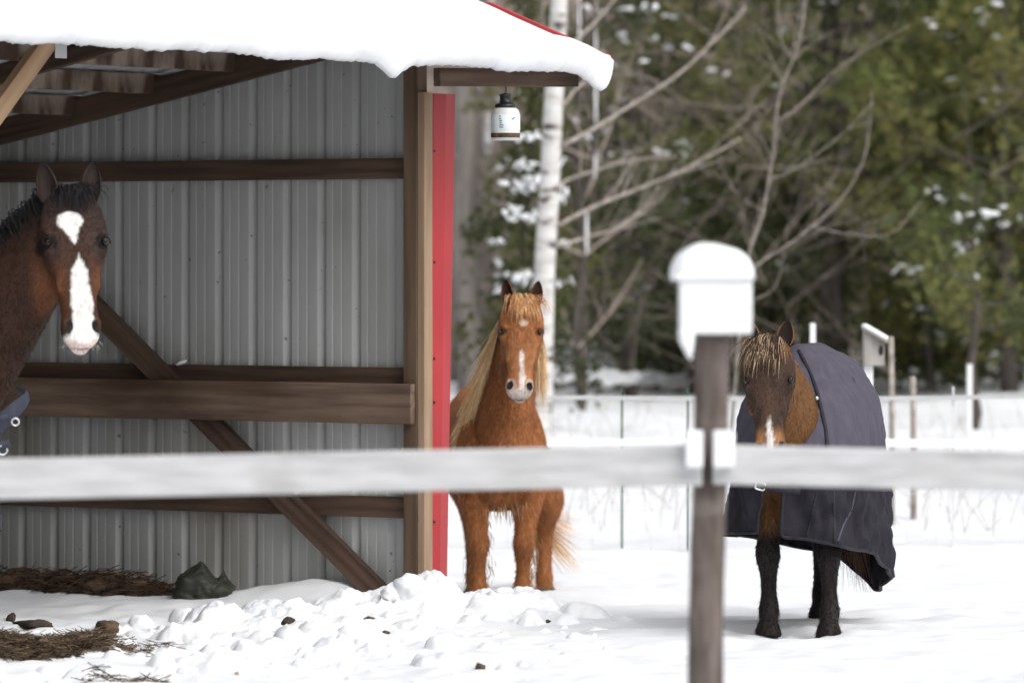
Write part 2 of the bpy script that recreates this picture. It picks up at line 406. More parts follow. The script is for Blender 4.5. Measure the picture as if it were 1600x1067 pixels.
# ------------------------------------------------------------------ shed
shed = thing('run_in_shed', 'open-fronted horse shed of grey ribbed steel with red trim and snowy roof', 'shed', SP, TH)
RIDGE_U, RIDGE_Z = .063, 2.865
EAVE_U, EAVE_Z = -.60, 2.60
VR, VL = -.63, 5.2       # right overhang, left end
BACK_U = 3.75
def roof_top(u):
    return RIDGE_Z - .2 * (u - RIDGE_U) if u > RIDGE_U else RIDGE_Z - .4 * (RIDGE_U - u)
RIB = .205
def wall_panel(u0, nr, name='wall_panel'):
    prof = []   # (du, v)
    for k in range(nr):
        b = k * RIB
        prof += [(b, 0), (b + .045, 0), (b + .047, -.0025), (b + .056, -.0025), (b + .060, 0), (b + .098, 0), (b + .100, -.0025), (b + .109, -.0025), (b + .113, 0),
                 (b + .146, 0), (b + .152, -.030), (b + .164, -.033), (b + .200, -.001)]
    prof.append((nr * RIB + .010, -.0012 if nr else 0))
    mb = MB(); vs_ = []
    for du, v in prof:
        u = u0 + du
        vs_ += [(u, v, -.25), (u, v, roof_top(u) - .03)]
    mb.add(vs_, [(2*i, 2*i+1, 2*i+3, 2*i+2) for i in range(len(prof)-1)])
    o = mb.build(name, 'steel_wall', shed)
    md = o.modifiers.new('thick', 'SOLIDIFY'); md.thickness = .0012; md.offset = -1
    return o
for k in range(5): wall_panel(.03 + k * 4 * RIB, 4 if k < 4 else 2)
# rear wall and far side wall (seen only from a step aside)
def plain_panel(a, b, ztop, n):
    a = Vector(a); b = Vector(b); d = (b - a); L = d.length; d.normalize(); nrm = Vector((0, 0, 1)).cross(d)
    for k in range(n):
        mb = MB(); vs_ = []; w = L / n; kk = int(w / RIB)
        prof = [(0, 0)]
        for q in range(kk):
            c = (q + .5) * w / kk; prof += [(c - .02, 0), (c - .01, -.018), (c + .01, -.018), (c + .02, 0)]
        prof.append((w - .001, 0))
        for s_, v in prof:
            p = a + d * (k * w + s_) + nrm * v
            vs_ += [(p.x, p.y, -.25), (p.x, p.y, ztop(p.x))]
        mb.add(vs_, [(2*i, 2*i+1, 2*i+3, 2*i+2) for i in range(len(prof)-1)])
        mb.build('wall_panel', 'steel_wall', shed)
plain_panel((3.72, .02, 0), (3.72, 5.0, 0), lambda u: roof_top(3.72) - .03, 6)
plain_panel((.03, 5.0, 0), (3.70, 5.0, 0), lambda u: roof_top(u) - .03, 5)
# corner post, front strip, red corner trim
box('post', 'wood_post', shed, (-.005, .003, -.3), (.074, .092, 2.66))
box('post_front_strip', 'wood_new', shed, (-.046, .016, -.3), (-.006, .088, 2.43))
mb = MB()      # bent red metal corner trim, narrower and curled at the foot
zs = [-.2, .0, .15, .35, .6, .9, 1.3, 1.8, 2.426]; vs_ = []
for z in zs:
    t = max(0, min(1, (z - .0) / 2.4)); vr = -.118 - .055 * t; u0 = -.05 + .012 * (1 - t); vl = .012 + .020 * (1 - t)
    vs_ += [(u0 + .004, vl + .004, z), (u0, vl, z), (u0 - .008, (vl + vr) / 2, z), (u0 + .002, vr, z), (u0 + .09, vr - .004, z)]
n_ = 5
mb.add(vs_, [(i*n_+j, i*n_+j+1, (i+1)*n_+j+1, (i+1)*n_+j) for i in range(len(zs)-1) for j in range(n_-1)])
o = mb.build('corner_trim', 'red', shed); md = o.modifiers.new('t', 'SOLIDIFY'); md.thickness = .0025
tag(o, 'red metal corner trim on the front post')
for z in (.38, .95, 1.16, 1.62, 2.15):
    mb = MB(); mb.ellipsoid((-.049, .006, z), [Vector((.006, 0, 0)), Vector((0, .007, 0)), Vector((0, 0, .007))], 8, 6)
    mb.build('screw', 'black_plastic', shed, smooth=True)
# girts, kick board, brace
def girt(name, mat, z0, z1, u0, u1, v0, v1): return beam(name, mat, shed, (u0, (v0+v1)/2, (z0+z1)/2), (u1, (v0+v1)/2, (z0+z1)/2), v1 - v0, z1 - z0, (0, 1, 0))
girt('girt', 'wood_dark', 2.020, 2.118, .085, 3.7, .002, .042)
girt('girt', 'wood_dark', 1.035, 1.115, .085, 3.7, .002, .042)
girt('girt', 'wood_dark', .395, .495, .085, 3.7, .002, .042)
girt('kick_board', 'wood_kick', .848, 1.040, -.002, 3.0, .102, .140)
beam('diagonal_brace', 'wood_dark', shed, (.20, .070, .01), (2.30, .070, 1.67), .045, .112, (0, 1, 0))
for uu, zz in ((1.42, 1.112), (.72, .495)):   # snow caught where the brace crosses the girts
    mb = MB(); mb.ellipsoid((uu, .055, zz + .012), [Vector((.034, 0, -.012)), Vector((0, .016, 0)), Vector((.003, 0, .009))], 12, 8)
    o = mb.build('caught_snow', 'snow', None, SP, smooth=True); o.rotation_euler = (0, 0, TH)
    tag(o, 'small snow wedge caught on the %s girt behind the diagonal brace' % ('middle' if zz > 1 else 'lowest'), 'snow')
# rafters, purlins, header, front posts, knee brace
beam('rafter', 'wood_dark', shed, (.02, .068, roof_top(.02) - .086), (3.7, .068, roof_top(3.7) - .086), .045, .125, (0, 1, 0))
for vv_ in (1.75, 3.45, 4.95):
    beam('rafter', 'wood_dark', shed, (.09, vv_, roof_top(.09) - .148), (3.7, vv_, roof_top(3.7) - .148), .045, .09, (0, 1, 0))
for uu in (.60, 1.09, 1.585, 2.08, 2.57, 3.06, 3.55):
    zc = roof_top(uu) - .012
    o = beam('purlin', 'wood_purlin', shed, (uu, -.58, zc - .05), (uu, 5.0, zc - .05), .04, .098, (1, 0, 0))
box('header', 'wood_dark', shed, (.092, .11, 2.62), (.130, 5.0, 2.79))
for vv_ in (3.55, 4.95):
    box('post', 'wood_post', shed, (.0, vv_ - .05, -.3), (.088, vv_ + .05, 2.62))
M['wood_brace'] = nmat('wood_brace', (.34, .21, .12), (.52, .35, .21), (1.5, 22, 22), .75, .25, 7, .3, .7, .004)
beam('knee_brace', 'wood_brace', shed, (-.03, 2.93, 2.60), (-.03, 3.58, 2.02), .045, .088, (1, 0, 0))
mb = MB(); mb.box((-.056, 2.86, 2.50), (-.053, 2.94, 2.56)); mb.build('nail_plate', 'metal_ring', shed)
# roof sheets: each red metal sheet a part
sheet_w = .92; k = 0; v0 = VR
def roof_sheet(va, vb):
    mb = MB(); vs_ = []; n = 10
    prof = []
    for i in range(4):
        c = va + (i + .5) * (vb - va) / 4
        prof += [(c - .03, 0), (c - .015, .017), (c + .015, .017), (c + .03, 0)]
    prof = [(va + .001, 0)] + prof + [(vb - .001, 0)]
    us = [(EAVE_U, EAVE_Z), (RIDGE_U, RIDGE_Z), (BACK_U, roof_top(BACK_U))]
    for uu, zz in us:
        for v, h in prof: vs_.append((uu, v, zz + h))
    m_ = len(prof)
    mb.add(vs_, [(i*m_+j, i*m_+j+1, (i+1)*m_+j+1, (i+1)*m_+j) for i in range(2) for j in range(m_-1)])
    o = mb.build('roof_sheet', 'red', shed)
    md = o.modifiers.new('t', 'SOLIDIFY'); md.thickness = .002; md.offset = -1; md.material_offset = 0
    mb2 = MB(); mb2.add([(a, b, c - .006) for a, b, c in vs_], [tuple(reversed((i*m_+j, i*m_+j+1, (i+1)*m_+j+1, (i+1)*m_+j))) for i in range(2) for j in range(m_-1)]); mb2.build('sheet_underside', 'steel_roof_under', o)
while v0 < VL - .1:
    v1 = min(VL, v0 + sheet_w); roof_sheet(v0, v1); v0 = v1
# rake trim along the right end and eave edge
for (a, b_) in (((EAVE_U - .03, EAVE_Z - .012), (RIDGE_U, RIDGE_Z)), ((RIDGE_U, RIDGE_Z), (BACK_U, roof_top(BACK_U)))):
    beam('rake_trim', 'red', shed, (a[0], VR - .012, a[1] + .012), (b_[0], VR - .012, b_[1] + .012), .030, .032, (0, 1, 0), .003)
box('eave_edge', 'steel_roof_under', shed, (EAVE_U - .004, VR, EAVE_Z - .072), (EAVE_U + .012, VL, EAVE_Z - .004), .002)
beam('eave_board', 'wood_dark', shed, (-.50, .66, 2.476), (-.50, -.54, 2.506), .04, .085, (1, 0, 0))
# overhang outriggers carrying the eave and rake
for vv_ in (-.52, .30, 1.75, 3.45, 4.9):
    beam('outrigger', 'wood_dark', shed, (-.56, vv_, EAVE_Z - .035), (.08, vv_, roof_top(.06) - .06), .04, .05, (0, 1, 0))
# ragged snow fringe frozen on the eave board, roof snow over it
mb = MB()
def snow_sheet():
    nu, nv = 26, 520
    top = []; 
    for i in range(nu + 1):
        for j in range(nv + 1):
            v = VR + .012 + (VL - VR - .012) * (j / nv) ** 1.25 * 1.0
            s_ = i / nu
            w_ = v - (VR + .012)
            edge = float(sstep(0, .55, w_)) * .085 + .022 * float(sstep(0, .05, w_))
            lump = fbm(v * 1.3, s_ * 2, 2, 4) * .014
            # path: from hanging lip, round the eave, up the front slope and over the ridge
            if s_ < .28:
                a = s_ / .28
                droop = .080 + .009 * fbm(v, 1, 4, 3, 3.0) + .007 * fbm(v, 7, 2, 3, 20.0) + .05 * math.exp(-((v - 1.18) / .10) ** 2) * 1.3 + .075 * math.exp(-((v + .58) / .13) ** 2)
                ang = a * math.pi * .62
                rr = .055 + .03 * float(sstep(0, .3, w_))
                u = EAVE_U - .012 - math.sin(min(ang, math.pi/2)) * rr * (1 if a > .02 else .4)
                z = (EAVE_Z - droop) + (edge + droop + .0) * (1 - math.cos(a * math.pi)) / 2 * .95
            else:
                a = (s_ - .28) / .72
                u = EAVE_U - .06 + a * (1.1)
                z = roof_top(u) + edge * (1 - .0 * a) + .0
                if u < EAVE_U: z = EAVE_Z + edge - (EAVE_U - u) * .9
            top.append((u + lump * .5, v, z + lump * (float(sstep(0, .4, w_)))))
    fs = []; m_ = nv + 1
    for i in range(nu):
        for j in range(nv): fs.append((i*m_+j, i*m_+j+1, (i+1)*m_+j+1, (i+1)*m_+j))
    return top, fs
vs_, fs = snow_sheet(); mb.add(vs_, fs)
me = mb.mesh('roof_snow')
bm = bmesh.new(); bm.from_mesh(me); bmesh.ops.recalc_face_normals(bm, faces=bm.faces); bm.to_mesh(me); bm.free()
o = link('roof_snow', me, 'snow', None, SP, smooth=True); o.rotation_euler = (0, 0, TH)
md = o.modifiers.new('t', 'SOLIDIFY'); md.thickness = .03; md.offset = -1
tag(o, 'thick white snow blanket covering the shed roof and hanging over its eave', 'snow', kind='stuff')

# hanging jar under the eave
jp = SP + SU * (-.50) + SV * (.078)
jar = thing('hanging_jar_trap', 'white plastic jar with black screw cap hanging by wire from the eave', 'jar', (jp.x, jp.y, 2.195))
def lathe(mb, prof, n=24, c=(0, 0, 0)):
    vs_ = []
    for r, z in prof:
        for j in range(n):
            a = 2 * math.pi * j / n; vs_.append((c[0] + r*math.cos(a), c[1] + r*math.sin(a), c[2] + z))
    fs = [(i*n+j, i*n+(j+1) % n, (i+1)*n+(j+1) % n, (i+1)*n+j) for i in range(len(prof)-1) for j in range(n)]
    fs.append(tuple(reversed(range(n)))); fs.append(tuple(range((len(prof)-1)*n, len(prof)*n))); mb.add(vs_, fs)
mb = MB(); lathe(mb, [(.058, .0), (.066, .006), (.068, .03), (.068, .125), (.062, .143), (.046, .155), (.042, .165)])
jb = mb.build('jar_body', nmat('jar_plastic', (.62, .62, .60), (.72, .72, .70), (8, 8, 8), .35, .05), jar, smooth=True)
mb = MB(); lathe(mb, [(.0690, .012), (.0692, .014), (.0694, .030), (.0690, .034)]); mb.build('residue', 'manure', jar, smooth=True)
mb = MB(); lathe(mb, [(.0688, .046), (.0696, .048), (.0696, .118), (.0688, .120)]); lab = mb.build('paper_label', flat('label_paper', (.70, .76, .78), .6), jar, smooth=True)
for zz, w0, w1 in ((.112, -.45, -.30), (.100, -.45, -.28), (.090, -.42, -.22), (.080, -.40, -.25), (.070, -.42, -.12), (.060, -.42, -.15), (.105, .55, .72), (.099, .42, .62)):
    mb = MB(); vs_ = []
    for q in range(5):
        a = -math.pi / 2 + w0 + (w1 - w0) * q / 4; vs_ += [(.0704*math.cos(a), .0704*math.sin(a), zz - .0025), (.0704*math.cos(a), .0704*math.sin(a), zz + .0025)]
    mb.add(vs_, [(2*q, 2*q+2, 2*q+3, 2*q+1) for q in range(4)]); mb.build('print_line', flat('ink', (.12, .14, .18), .6), lab)
mb = MB(); lathe(mb, [(.050, .150), (.050, .166), (.046, .172), (.028, .175), (.026, .205), (.030, .208), (.030, .216), (.012, .222)]); mb.build('cap', 'black_plastic', jar, smooth=True)
mb = MB(); mb.tube([(0, 0, .218), (.004, 0, .235), (0, 0, .262)], .0025, 6); mb.build('hanging_wire', 'black_plastic', jar)

# ------------------------------------------------------------------ horses
def catmull(a, n=4):
    a = np.array(a, float); k = len(a); out = []
    for i in range(k - 1):
        p0, p1, p2, p3 = a[max(i-1, 0)], a[i], a[i+1], a[min(i+2, k-1)]
        for t in np.linspace(0, 1, n, endpoint=False):
            out.append(.5 * ((2*p1) + (-p0+p2)*t + (2*p0-5*p1+4*p2-p3)*t*t + (-p0+3*p1-3*p2+p3)*t**3))
    out.append(a[-1]); return out

HEAD = [(-.10, .060, .00, .10), (-.05, .115, .045, .15), (.02, .150, .075, .19), (.12, .172, .100, .25), (.22, .182, .118, .31), (.31, .180, .120, .335),
        (.40, .160, .112, .31), (.50, .134, .104, .255), (.60, .115, .098, .195), (.70, .104, .093, .155), (.79, .104, .088, .135),
        (.86, .113, .080, .128), (.92, .110, .064, .125), (.97, .092, .038, .115), (1.01, .058, .002, .085)]
TRUNK = [(-.375, .66, .085, .075, .085, ), (-.34, .665, .140, .13, .14), (-.27, .68, .180, .20, .21), (-.16, .69, .198, .27, .25), (-.02, .69, .212, .285, .26),
         (.15, .69, .228, .265, .265), (.32, .695, .228, .265, .255), (.46, .71, .220, .265, .235), (.58, .73, .205, .25, .20), (.68, .75, .165, .20, .18), (.745, .76, .09, .11, .12)]

def rot2(p, a): return Vector((p[0]*math.cos(a) - p[1]*math.sin(a), p[0]*math.sin(a) + p[1]*math.cos(a), p[2]))

def make_horse(name, label, loc, h, rz, poll, L, yaw, pitch, roll, color_fn, voxel=.009, wide=1.0, legr=1.1, leg_off=None, neck_mid=None, neckr=1.0, ear_out=.25, ear_len=.27, ear_cols=None, earw=.075, ear_turn=(0, 0), fur_n=26000, fur_len=.022, headw=1.0, muzw=1.0, rugged=False):
    root = thing(name, label, 'horse', loc, 0, None)
    L0 = Vector(loc)
    T = lambda p: rot2((p[0]*h*(wide if False else 1), p[1]*h, p[2]*h), rz)
    mb = MB()
    # trunk
    rr = []
    sx = rot2((1, 0, 0), rz)
    for y, z, w, up, dn in catmull(TRUNK, 3):
        rr.append((T((0, y, z)), sx, Vector((0, 0, 1)), w*h*wide, up*h, dn*h, 2.2))
    mb.rings(rr, 28)
    # withers / croup ridges
    mb.ellipsoid(T((0, -.06, .93)), [sx*.05*h, rot2((0, .17*h, -.01*h), rz), Vector((0, 0, .055*h))])
    # shoulders, haunches
    for s in (-1, 1):
        mb.ellipsoid(T((s*.125*wide, -.22, .66)), [sx*.085*h, rot2((0, .12*h, .06*h), rz), rot2((0, -.03*h, .19*h), rz)])
        mb.ellipsoid(T((s*.115, .55, .68)), [sx*.105*h, rot2((0, .16*h, 0), rz), Vector((0, 0, .22*h))])
        mb.ellipsoid(T((s*.075, -.335, .64)), [sx*.075*h, rot2((0, .06*h, 0), rz), Vector((0, 0, .11*h))])
    lo = leg_off or {}
    FR = [((.11, -.20, .66), .10), ((.118, -.215, .54), .083), ((.114, -.215, .44), .061), ((.108, -.22, .35), .045), ((.104, -.230, .285), .0495), ((.103, -.222, .235), .037),
          ((.102, -.215, .16), .030), ((.101, -.215, .09), .041), ((.10, -.235, .055), .036), ((.10, -.245, .035), .046), ((.10, -.25, -.0), .054)]
    HI = [((.105, .58, .70), .12), ((.12, .55, .56), .105), ((.118, .56, .46), .078), ((.108, .635, .37), .055), ((.10, .685, .305), .047), ((.10, .68, .25), .039),
          ((.10, .665, .15), .034), ((.10, .655, .09), .040), ((.10, .635, .055), .036), ((.10, .625, .035), .046), ((.10, .62, 0), .054)]
    for key, base in (('f', FR), ('h', HI)):
        for s in (-1, 1):
            dx, dy = lo.get(key + ('l' if s < 0 else 'r'), (0, 0))
            pts = []; rad = []
            arr = catmull([(p[0][0], p[0][1], p[0][2], p[1]) for p in base], 3)
            for x, y, z, r in arr:
                t = 1 - min(1, z / .66)
                if key == 'h': t = float(sstep(.66, .42, z))
                pts.append(T((s*x + dx*t, y + dy*t, z))); rad.append(r*h*(legr if z < .5 else 1))
            mb.tube(pts, rad, 14)
    # neck
    poll = Vector(poll) - L0
    # head frame
    sy, cy, sp, cp = math.sin(yaw), math.cos(yaw), math.sin(pitch), math.cos(pitch)
    d = Vector((sy*sp, -cy*sp, -cp)); f = Vector((sy*cp, -cy*cp, sp)*1) if False else Vector((sy*cp, -cy*cp, -(-sp)))
    f = (f - d*f.dot(d)).normalized(); s_ = Vector((cy, sy, 0)); s_ = (s_ - d*s_.dot(d) - f*s_.dot(f)).normalized()
    rm = Matrix.Rotation(roll, 3, f); d = rm @ d; s_ = rm @ s_
    HL = lambda l, s, fo: poll + d*(l*L) + s_*(s*L*headw) + f*(fo*L)
    nb = T((0, -.20, .74)); nt_ = HL(.08, 0, -.14)
    mid = (nb + nt_) / 2 + (Vector(neck_mid) if neck_mid else Vector((0, 0, .03*h)))
    base_side = sx; rr = []
    NR = 10
    pts = [(1-t)**2*nb + 2*t*(1-t)*mid + t*t*nt_ for t in [float(q_) for q_ in np.linspace(0, 1, NR+1)]]
    for i, p in enumerate(pts):
        t = i / NR
        tg = (pts[min(i+1, NR)] - pts[max(i-1, 0)]).normalized()
        side = (base_side.lerp(s_, t)); side = (side - tg*side.dot(tg)).normalized()
        dep = side.cross(tg)      # points to throat or crest
        hw = (.155*(1-t)**1.2 + .070*t**.8 + .012) * h * neckr * .95
        hd = (.235*(1-t)**1.1 + .125*t) * h * neckr
        rr.append((p, side, dep, hw, hd, hd, 2.0))
    mb.rings(rr, 24)
    # head
    rr = []
    for l, w, a, b_ in catmull(HEAD, 3):
        rr.append((HL(l, 0, 0), s_, f, w*L*headw*(1 + (muzw - 1)*float(sstep(.5, .75, l))), a*L, b_*L, 2.5))
    mb.rings(rr, 28)
    def el(l, s, fo, rs, rd, rf): mb.ellipsoid(HL(l, s, fo), [s_*(rs*L), d*(rd*L), f*(rf*L)])
    for s in (-1, 1):
        el(.262, s*.140, .078, .040, .055, .040)     # brow
        el(.350, s*.148, .066, .030, .045, .030)     # below the eye
        el(.41, s*.112, -.17, .064, .17, .115)       # cheek
        el(.52, s*.108, .045, .022, .14, .030)       # facial crest
        el(.875, s*.082*muzw, .040, .040, .062, .050)     # nostril wing
    el(.955, 0, -.005, .075, .055, .060)             # upper lip
    el(.985, 0, -.085, .062, .055, .045)             # lower lip
    el(.0, 0, .04, .10, .10, .06)
    me = remeshed(mb, voxel, 5, .5, 'body')
    nv = len(me.vertices); co = np.empty(nv*3, np.float32); me.vertices.foreach_get('co', co); co = co.reshape(-1, 3)
    D, S_, Ff, PO = (np.array(v) for v in (d, s_, f, poll))
    def hc(c):
        q = c - PO; return q @ D / L, q @ S_ / (L*headw), q @ Ff / L
    # dents: nostrils, eye sockets, mouth, jaw groove
    l, s, fo = hc(co); disp = np.zeros_like(co)
    for sg in (-1, 1):
        k = np.exp(-((l - .885 - .25*(np.abs(s)-.078*muzw)) / .034)**2 - ((s - sg*.079*muzw) / .020)**2) * (fo > -.03); disp -= (k * .040 * L)[:, None] * (Ff*.8 + S_*sg*.5)
        k = np.exp(-((l - .305) / .030)**2 - ((s - sg*.158) / .045)**2 - ((fo - .080) / .06)**2); disp -= (k * .012 * L)[:, None] * S_*sg
        k = np.exp(-((l - .62) / .13)**2 - ((np.abs(s) - .10) / .03)**2) * (fo > -.05); disp -= (k * .006 * L)[:, None] * S_*sg * (np.sign(s) == sg)[:, None]
    k = np.exp(-((fo + .045) / .010)**2) * sstep(.86, .92, l) ; disp += (k * .012 * L)[:, None] * (-D)
    _c, _s = math.cos(-rz), math.sin(-rz); lx = (co[:, 0]*_c - co[:, 1]*_s)/h; ly = (co[:, 0]*_s + co[:, 1]*_c)/h; lz = co[:, 2]/h
    fwd = np.array(rot2((0, -1, 0), rz)); sid = np.array(sx)
    k = np.exp(-(lx/.018)**2) * sstep(-.27, -.33, ly) * np.exp(-((lz - .60)/.11)**2); disp -= (k*.022*h)[:, None]*fwd
    k = np.exp(-((np.abs(lx) - .085)/.02)**2) * sstep(-.24, -.30, ly) * np.exp(-((lz - .50)/.05)**2); disp -= (k*.018*h)[:, None]*fwd
    for sg in (-1, 1):
        k = np.exp(-((ly + .285)/.022)**2 - ((lz - .74)/.10)**2) * (lx*sg > .06); disp -= (k*.016*h)[:, None]*sid*sg
        k = np.exp(-((ly + .11)/.03)**2 - ((lz - .66)/.13)**2) * (lx*sg > .08); disp -= (k*.012*h)[:, None]*sid*sg
        k = np.exp(-((l - .205)/.03)**2 - ((s - sg*.12)/.03)**2) * (fo > .0); disp -= (k*.012*L)[:, None]*Ff
        k = np.exp(-((l - .45)/.10)**2 - ((s - sg*.125)/.022)**2) * (fo > -.05); disp -= (k*.012*L)[:, None]*(Ff*.5 + S_*sg*.5)
    co = co + disp.astype(np.float32)
    if rugged:
        ca_, sa_ = math.cos(-rz), math.sin(-rz); lx = (co[:, 0]*ca_ - co[:, 1]*sa_)/h; ly = (co[:, 0]*sa_ + co[:, 1]*ca_)/h; lz = co[:, 2]/h
        k = sstep(-.42, -.28, ly) * sstep(.30, .42, lz)
        nlx = lx*(1 - .14*k); nlz = np.where(lz > .69, .69 + (lz - .69)*(1 - .13*k), lz)
        co[:, 0] = (nlx*ca_ + ly*sa_)*h; co[:, 1] = (-nlx*sa_ + ly*ca_)*h; co[:, 2] = nlz*h
    me.vertices.foreach_set('co', co.ravel()); me.update()
    q = np.array([rot2(c, -rz) for c in co]) / h        # horse-local, in withers heights
    cols = color_fn(l, s, fo, q, np.linalg.norm(co - PO, axis=1) / L)
    rz_n = np.array([fbm(c[0], c[1], c[2], 3, 6)*.20 + fbm(c[0]*3, c[1]*3, c[2]*.7, 2, 16)*.16 for c in co]) + 1
    cols = np.clip(cols * rz_n[:, None], 0, 1)
    setcol(me, cols)
    body = link('body', me, 'coat', root, smooth=True)
    # ears
    for i, sg in enumerate((-1, 1)):
        mb = MB(); n1, n2 = 12, 9; out = []
        base = HL(-.02, sg*.105, -.01)
        up = (-d*.96 + s_*(sg*ear_out) + f*(.10)).normalized()
        face = (f + s_*(sg*(.25 + ear_turn[i]))).normalized(); face = (face - up*face.dot(up)).normalized(); lat = up.cross(face)
        LE = ear_len * L
        for layer in (0, 1):
            for a in range(n1 + 1):
                t = a / n1
                w = earw*L * (max(0, math.sin(math.pi * (t*.80 + .20))) ** .62) * (1 - .10*t) * (1 if layer == 0 else .84)
                for b_ in range(n2 + 1):
                    x = -1 + 2*b_/n2
                    th = x * 1.75
                    c = base + up*(t*LE*(1 if layer == 0 else .985)) + lat*(math.sin(th)*w) - face*(math.cos(th)*w*.72*(1-.35*t) - (.0 if layer == 0 else .010*L))
                    c -= face * (.10*L*(t**2)*-.12) 
                    out.append(c)
        m_ = n2 + 1; off = (n1+1)*m_; fs = []
        for a in range(n1):
            for b_ in range(n2):
                fs.append((a*m_+b_, a*m_+b_+1, (a+1)*m_+b_+1, (a+1)*m_+b_)); fs.append((off+a*m_+b_, off+(a+1)*m_+b_, off+(a+1)*m_+b_+1, off+a*m_+b_+1))
            for b_ in (0, n2): fs.append((a*m_+b_, (a+1)*m_+b_, off+(a+1)*m_+b_, off+a*m_+b_))
        co_out, co_in, co_tip = ear_cols
        cl = []
        for layer in (0, 1):
            for a in range(n1+1):
                for b_ in range(n2+1):
                    t = a / n1; base_c = np.array(co_out if layer == 0 else co_in)
                    edge = abs(-1 + 2*b_/n2) ** 4 * .8
                    if layer: base_c = base_c*(1-edge) + np.array(co_out)*edge
                    k = max(0, (t - .72) / .28); cl.append(tuple(base_c*(1-k) + np.array(co_tip)*k))
        mb.add(out, fs, cl); mb.build('ear', 'coat', root, smooth=True)
    # eyes
    for sg in (-1, 1):
        mb = MB(); mb.ellipsoid((0, 0, 0), [s_*.024*L, d*.031*L, f*.032*L], 16, 12)
        e = mb.build('eye', 'eye', root, HL(.305, sg*.150, .090), smooth=True)
        mb = MB(); pts = []
        for q_ in range(13):
            a = math.pi*(-.12 + 1.24*q_/12); pts.append(HL(.316 - .034*math.sin(a), sg*(.150 + .010 - .018*math.cos(a)), .092 + .026 + .022*math.cos(a)*0 - .0*a + .010*math.cos(a)))
        mb.tube(pts, [.006*L]*13, 6, color_fn(np.array([.27]), np.array([.15]), np.array([.05]), np.array([[0, -.4, .9]]), np.array([.3]))[0]*.6)
        mb.build('eyelid', 'coat', root, smooth=True)
    # coat hairs that break the outline
    tri = []; 
    me.calc_loop_triangles(); lt = np.empty(len(me.loop_triangles)*3, np.int32); me.loop_triangles.foreach_get('vertices', lt); lt = lt.reshape(-1, 3)
    A = np.cross(co[lt[:, 1]] - co[lt[:, 0]], co[lt[:, 2]] - co[lt[:, 0]]); ar = np.linalg.norm(A, axis=1); N = A / (ar[:, None] + 1e-12)
    wgt = ar.copy(); cen = co[lt].mean(1); lw, sw, fw = hc(cen); inhead = (lw > -.1) & (lw < 1.05) & (np.abs(sw) < .25) & (fw > -.4) & (fw < .16)
    wgt[inhead] *= 1.6; wgt[(N[:, 1] > .35)] *= .15
    idx = rng.choice(len(lt), fur_n, p=wgt / wgt.sum())
    b1 = rng.random((fur_n, 2)); m1 = b1.sum(1) > 1; b1[m1] = 1 - b1[m1]; w3 = np.stack([1 - b1.sum(1), b1[:, 0], b1[:, 1]], 1)
    pos = (co[lt[idx]] * w3[:, :, None]).sum(1); nn = N[idx]; cc = (cols[lt[idx]] * w3[:, :, None]).sum(1)
    flow = np.tile(np.array([0, .25, -1.0]), (fur_n, 1)); flow[inhead[idx]] = D
    flow += rng.normal(0, .25, flow.shape); flow -= nn * (flow*nn).sum(1)[:, None]; flow /= np.linalg.norm(flow, axis=1)[:, None] + 1e-9
    ln = fur_len * rng.uniform(.5, 1.3, fur_n); ln[inhead[idx]] *= .45
    muz = inhead[idx] & (lw[idx] > .78); ln[muz] *= .5
    side = np.cross(nn, flow); wd = .0022
    tip = pos + (flow*.85 + nn*.42) * ln[:, None]
    V = np.stack([pos - side*wd, pos + side*wd, tip], 1).reshape(-1, 3); cv = np.repeat(np.clip(cc * rng.uniform(.75, 1.3, (fur_n, 1)), 0, 1), 3, 0)
    fm = bpy.data.meshes.new('coat_hair'); fm.from_pydata(V.tolist(), [], np.arange(fur_n*3).reshape(-1, 3).tolist()); setcol(fm, cv)
    link('coat_hair', fm, 'hair', root); root.children[-1]['kind'] = 'stuff' if False else 'stuff'
    fr = dict(root=root, HL=HL, T=T, poll=poll, d=d, f=f, s=s_, L=L, h=h, rz=rz, neck=pts and [(1-t)**2*nb + 2*t*(1-t)*mid + t*t*nt_ for t in [i_ / 20 for i_ in range(21)]], neckr=neckr)
    return fr

def strands(name, root, roots_fn, n, col_fn, width=.006, seg=7, mat='hair', clump=8):
    """roots_fn(i, clump_rng) -> (p0, p1, p2, p3) bezier control points"""
    V = []; Fc = []; C = []
    for i in range(n):
        p0, p1, p2, p3 = roots_fn(i)
        c = np.array(col_fn(i)); o = len(V)
        ax = Vector((random.uniform(-1, 1), random.uniform(-.4, .4), random.uniform(-.3, .3))).normalized()
        w0 = width * random.uniform(.6, 1.3)
        for k in range(seg + 1):
            t = k / seg
            p = (1-t)**3*p0 + 3*t*(1-t)**2*p1 + 3*t*t*(1-t)*p2 + t**3*p3
            w = w0 * (1 - t**2.2) + .0006
            V += [p - ax*w/2, p + ax*w/2]; cc = c * (1 + .12*math.sin(t*9 + i)); C += [tuple(cc)] * 2
        for k in range(seg): Fc.append((o+2*k, o+2*k+1, o+2*k+3, o+2*k+2))
    me = bpy.data.meshes.new(name); me.from_pydata([tuple(v) for v in V], [], Fc); setcol(me, np.clip(np.array(C), 0, 1))
    return link(name, me, mat, root, smooth=True)

def rv(s): return Vector((random.gauss(0, s), random.gauss(0, s), random.gauss(0, s)))

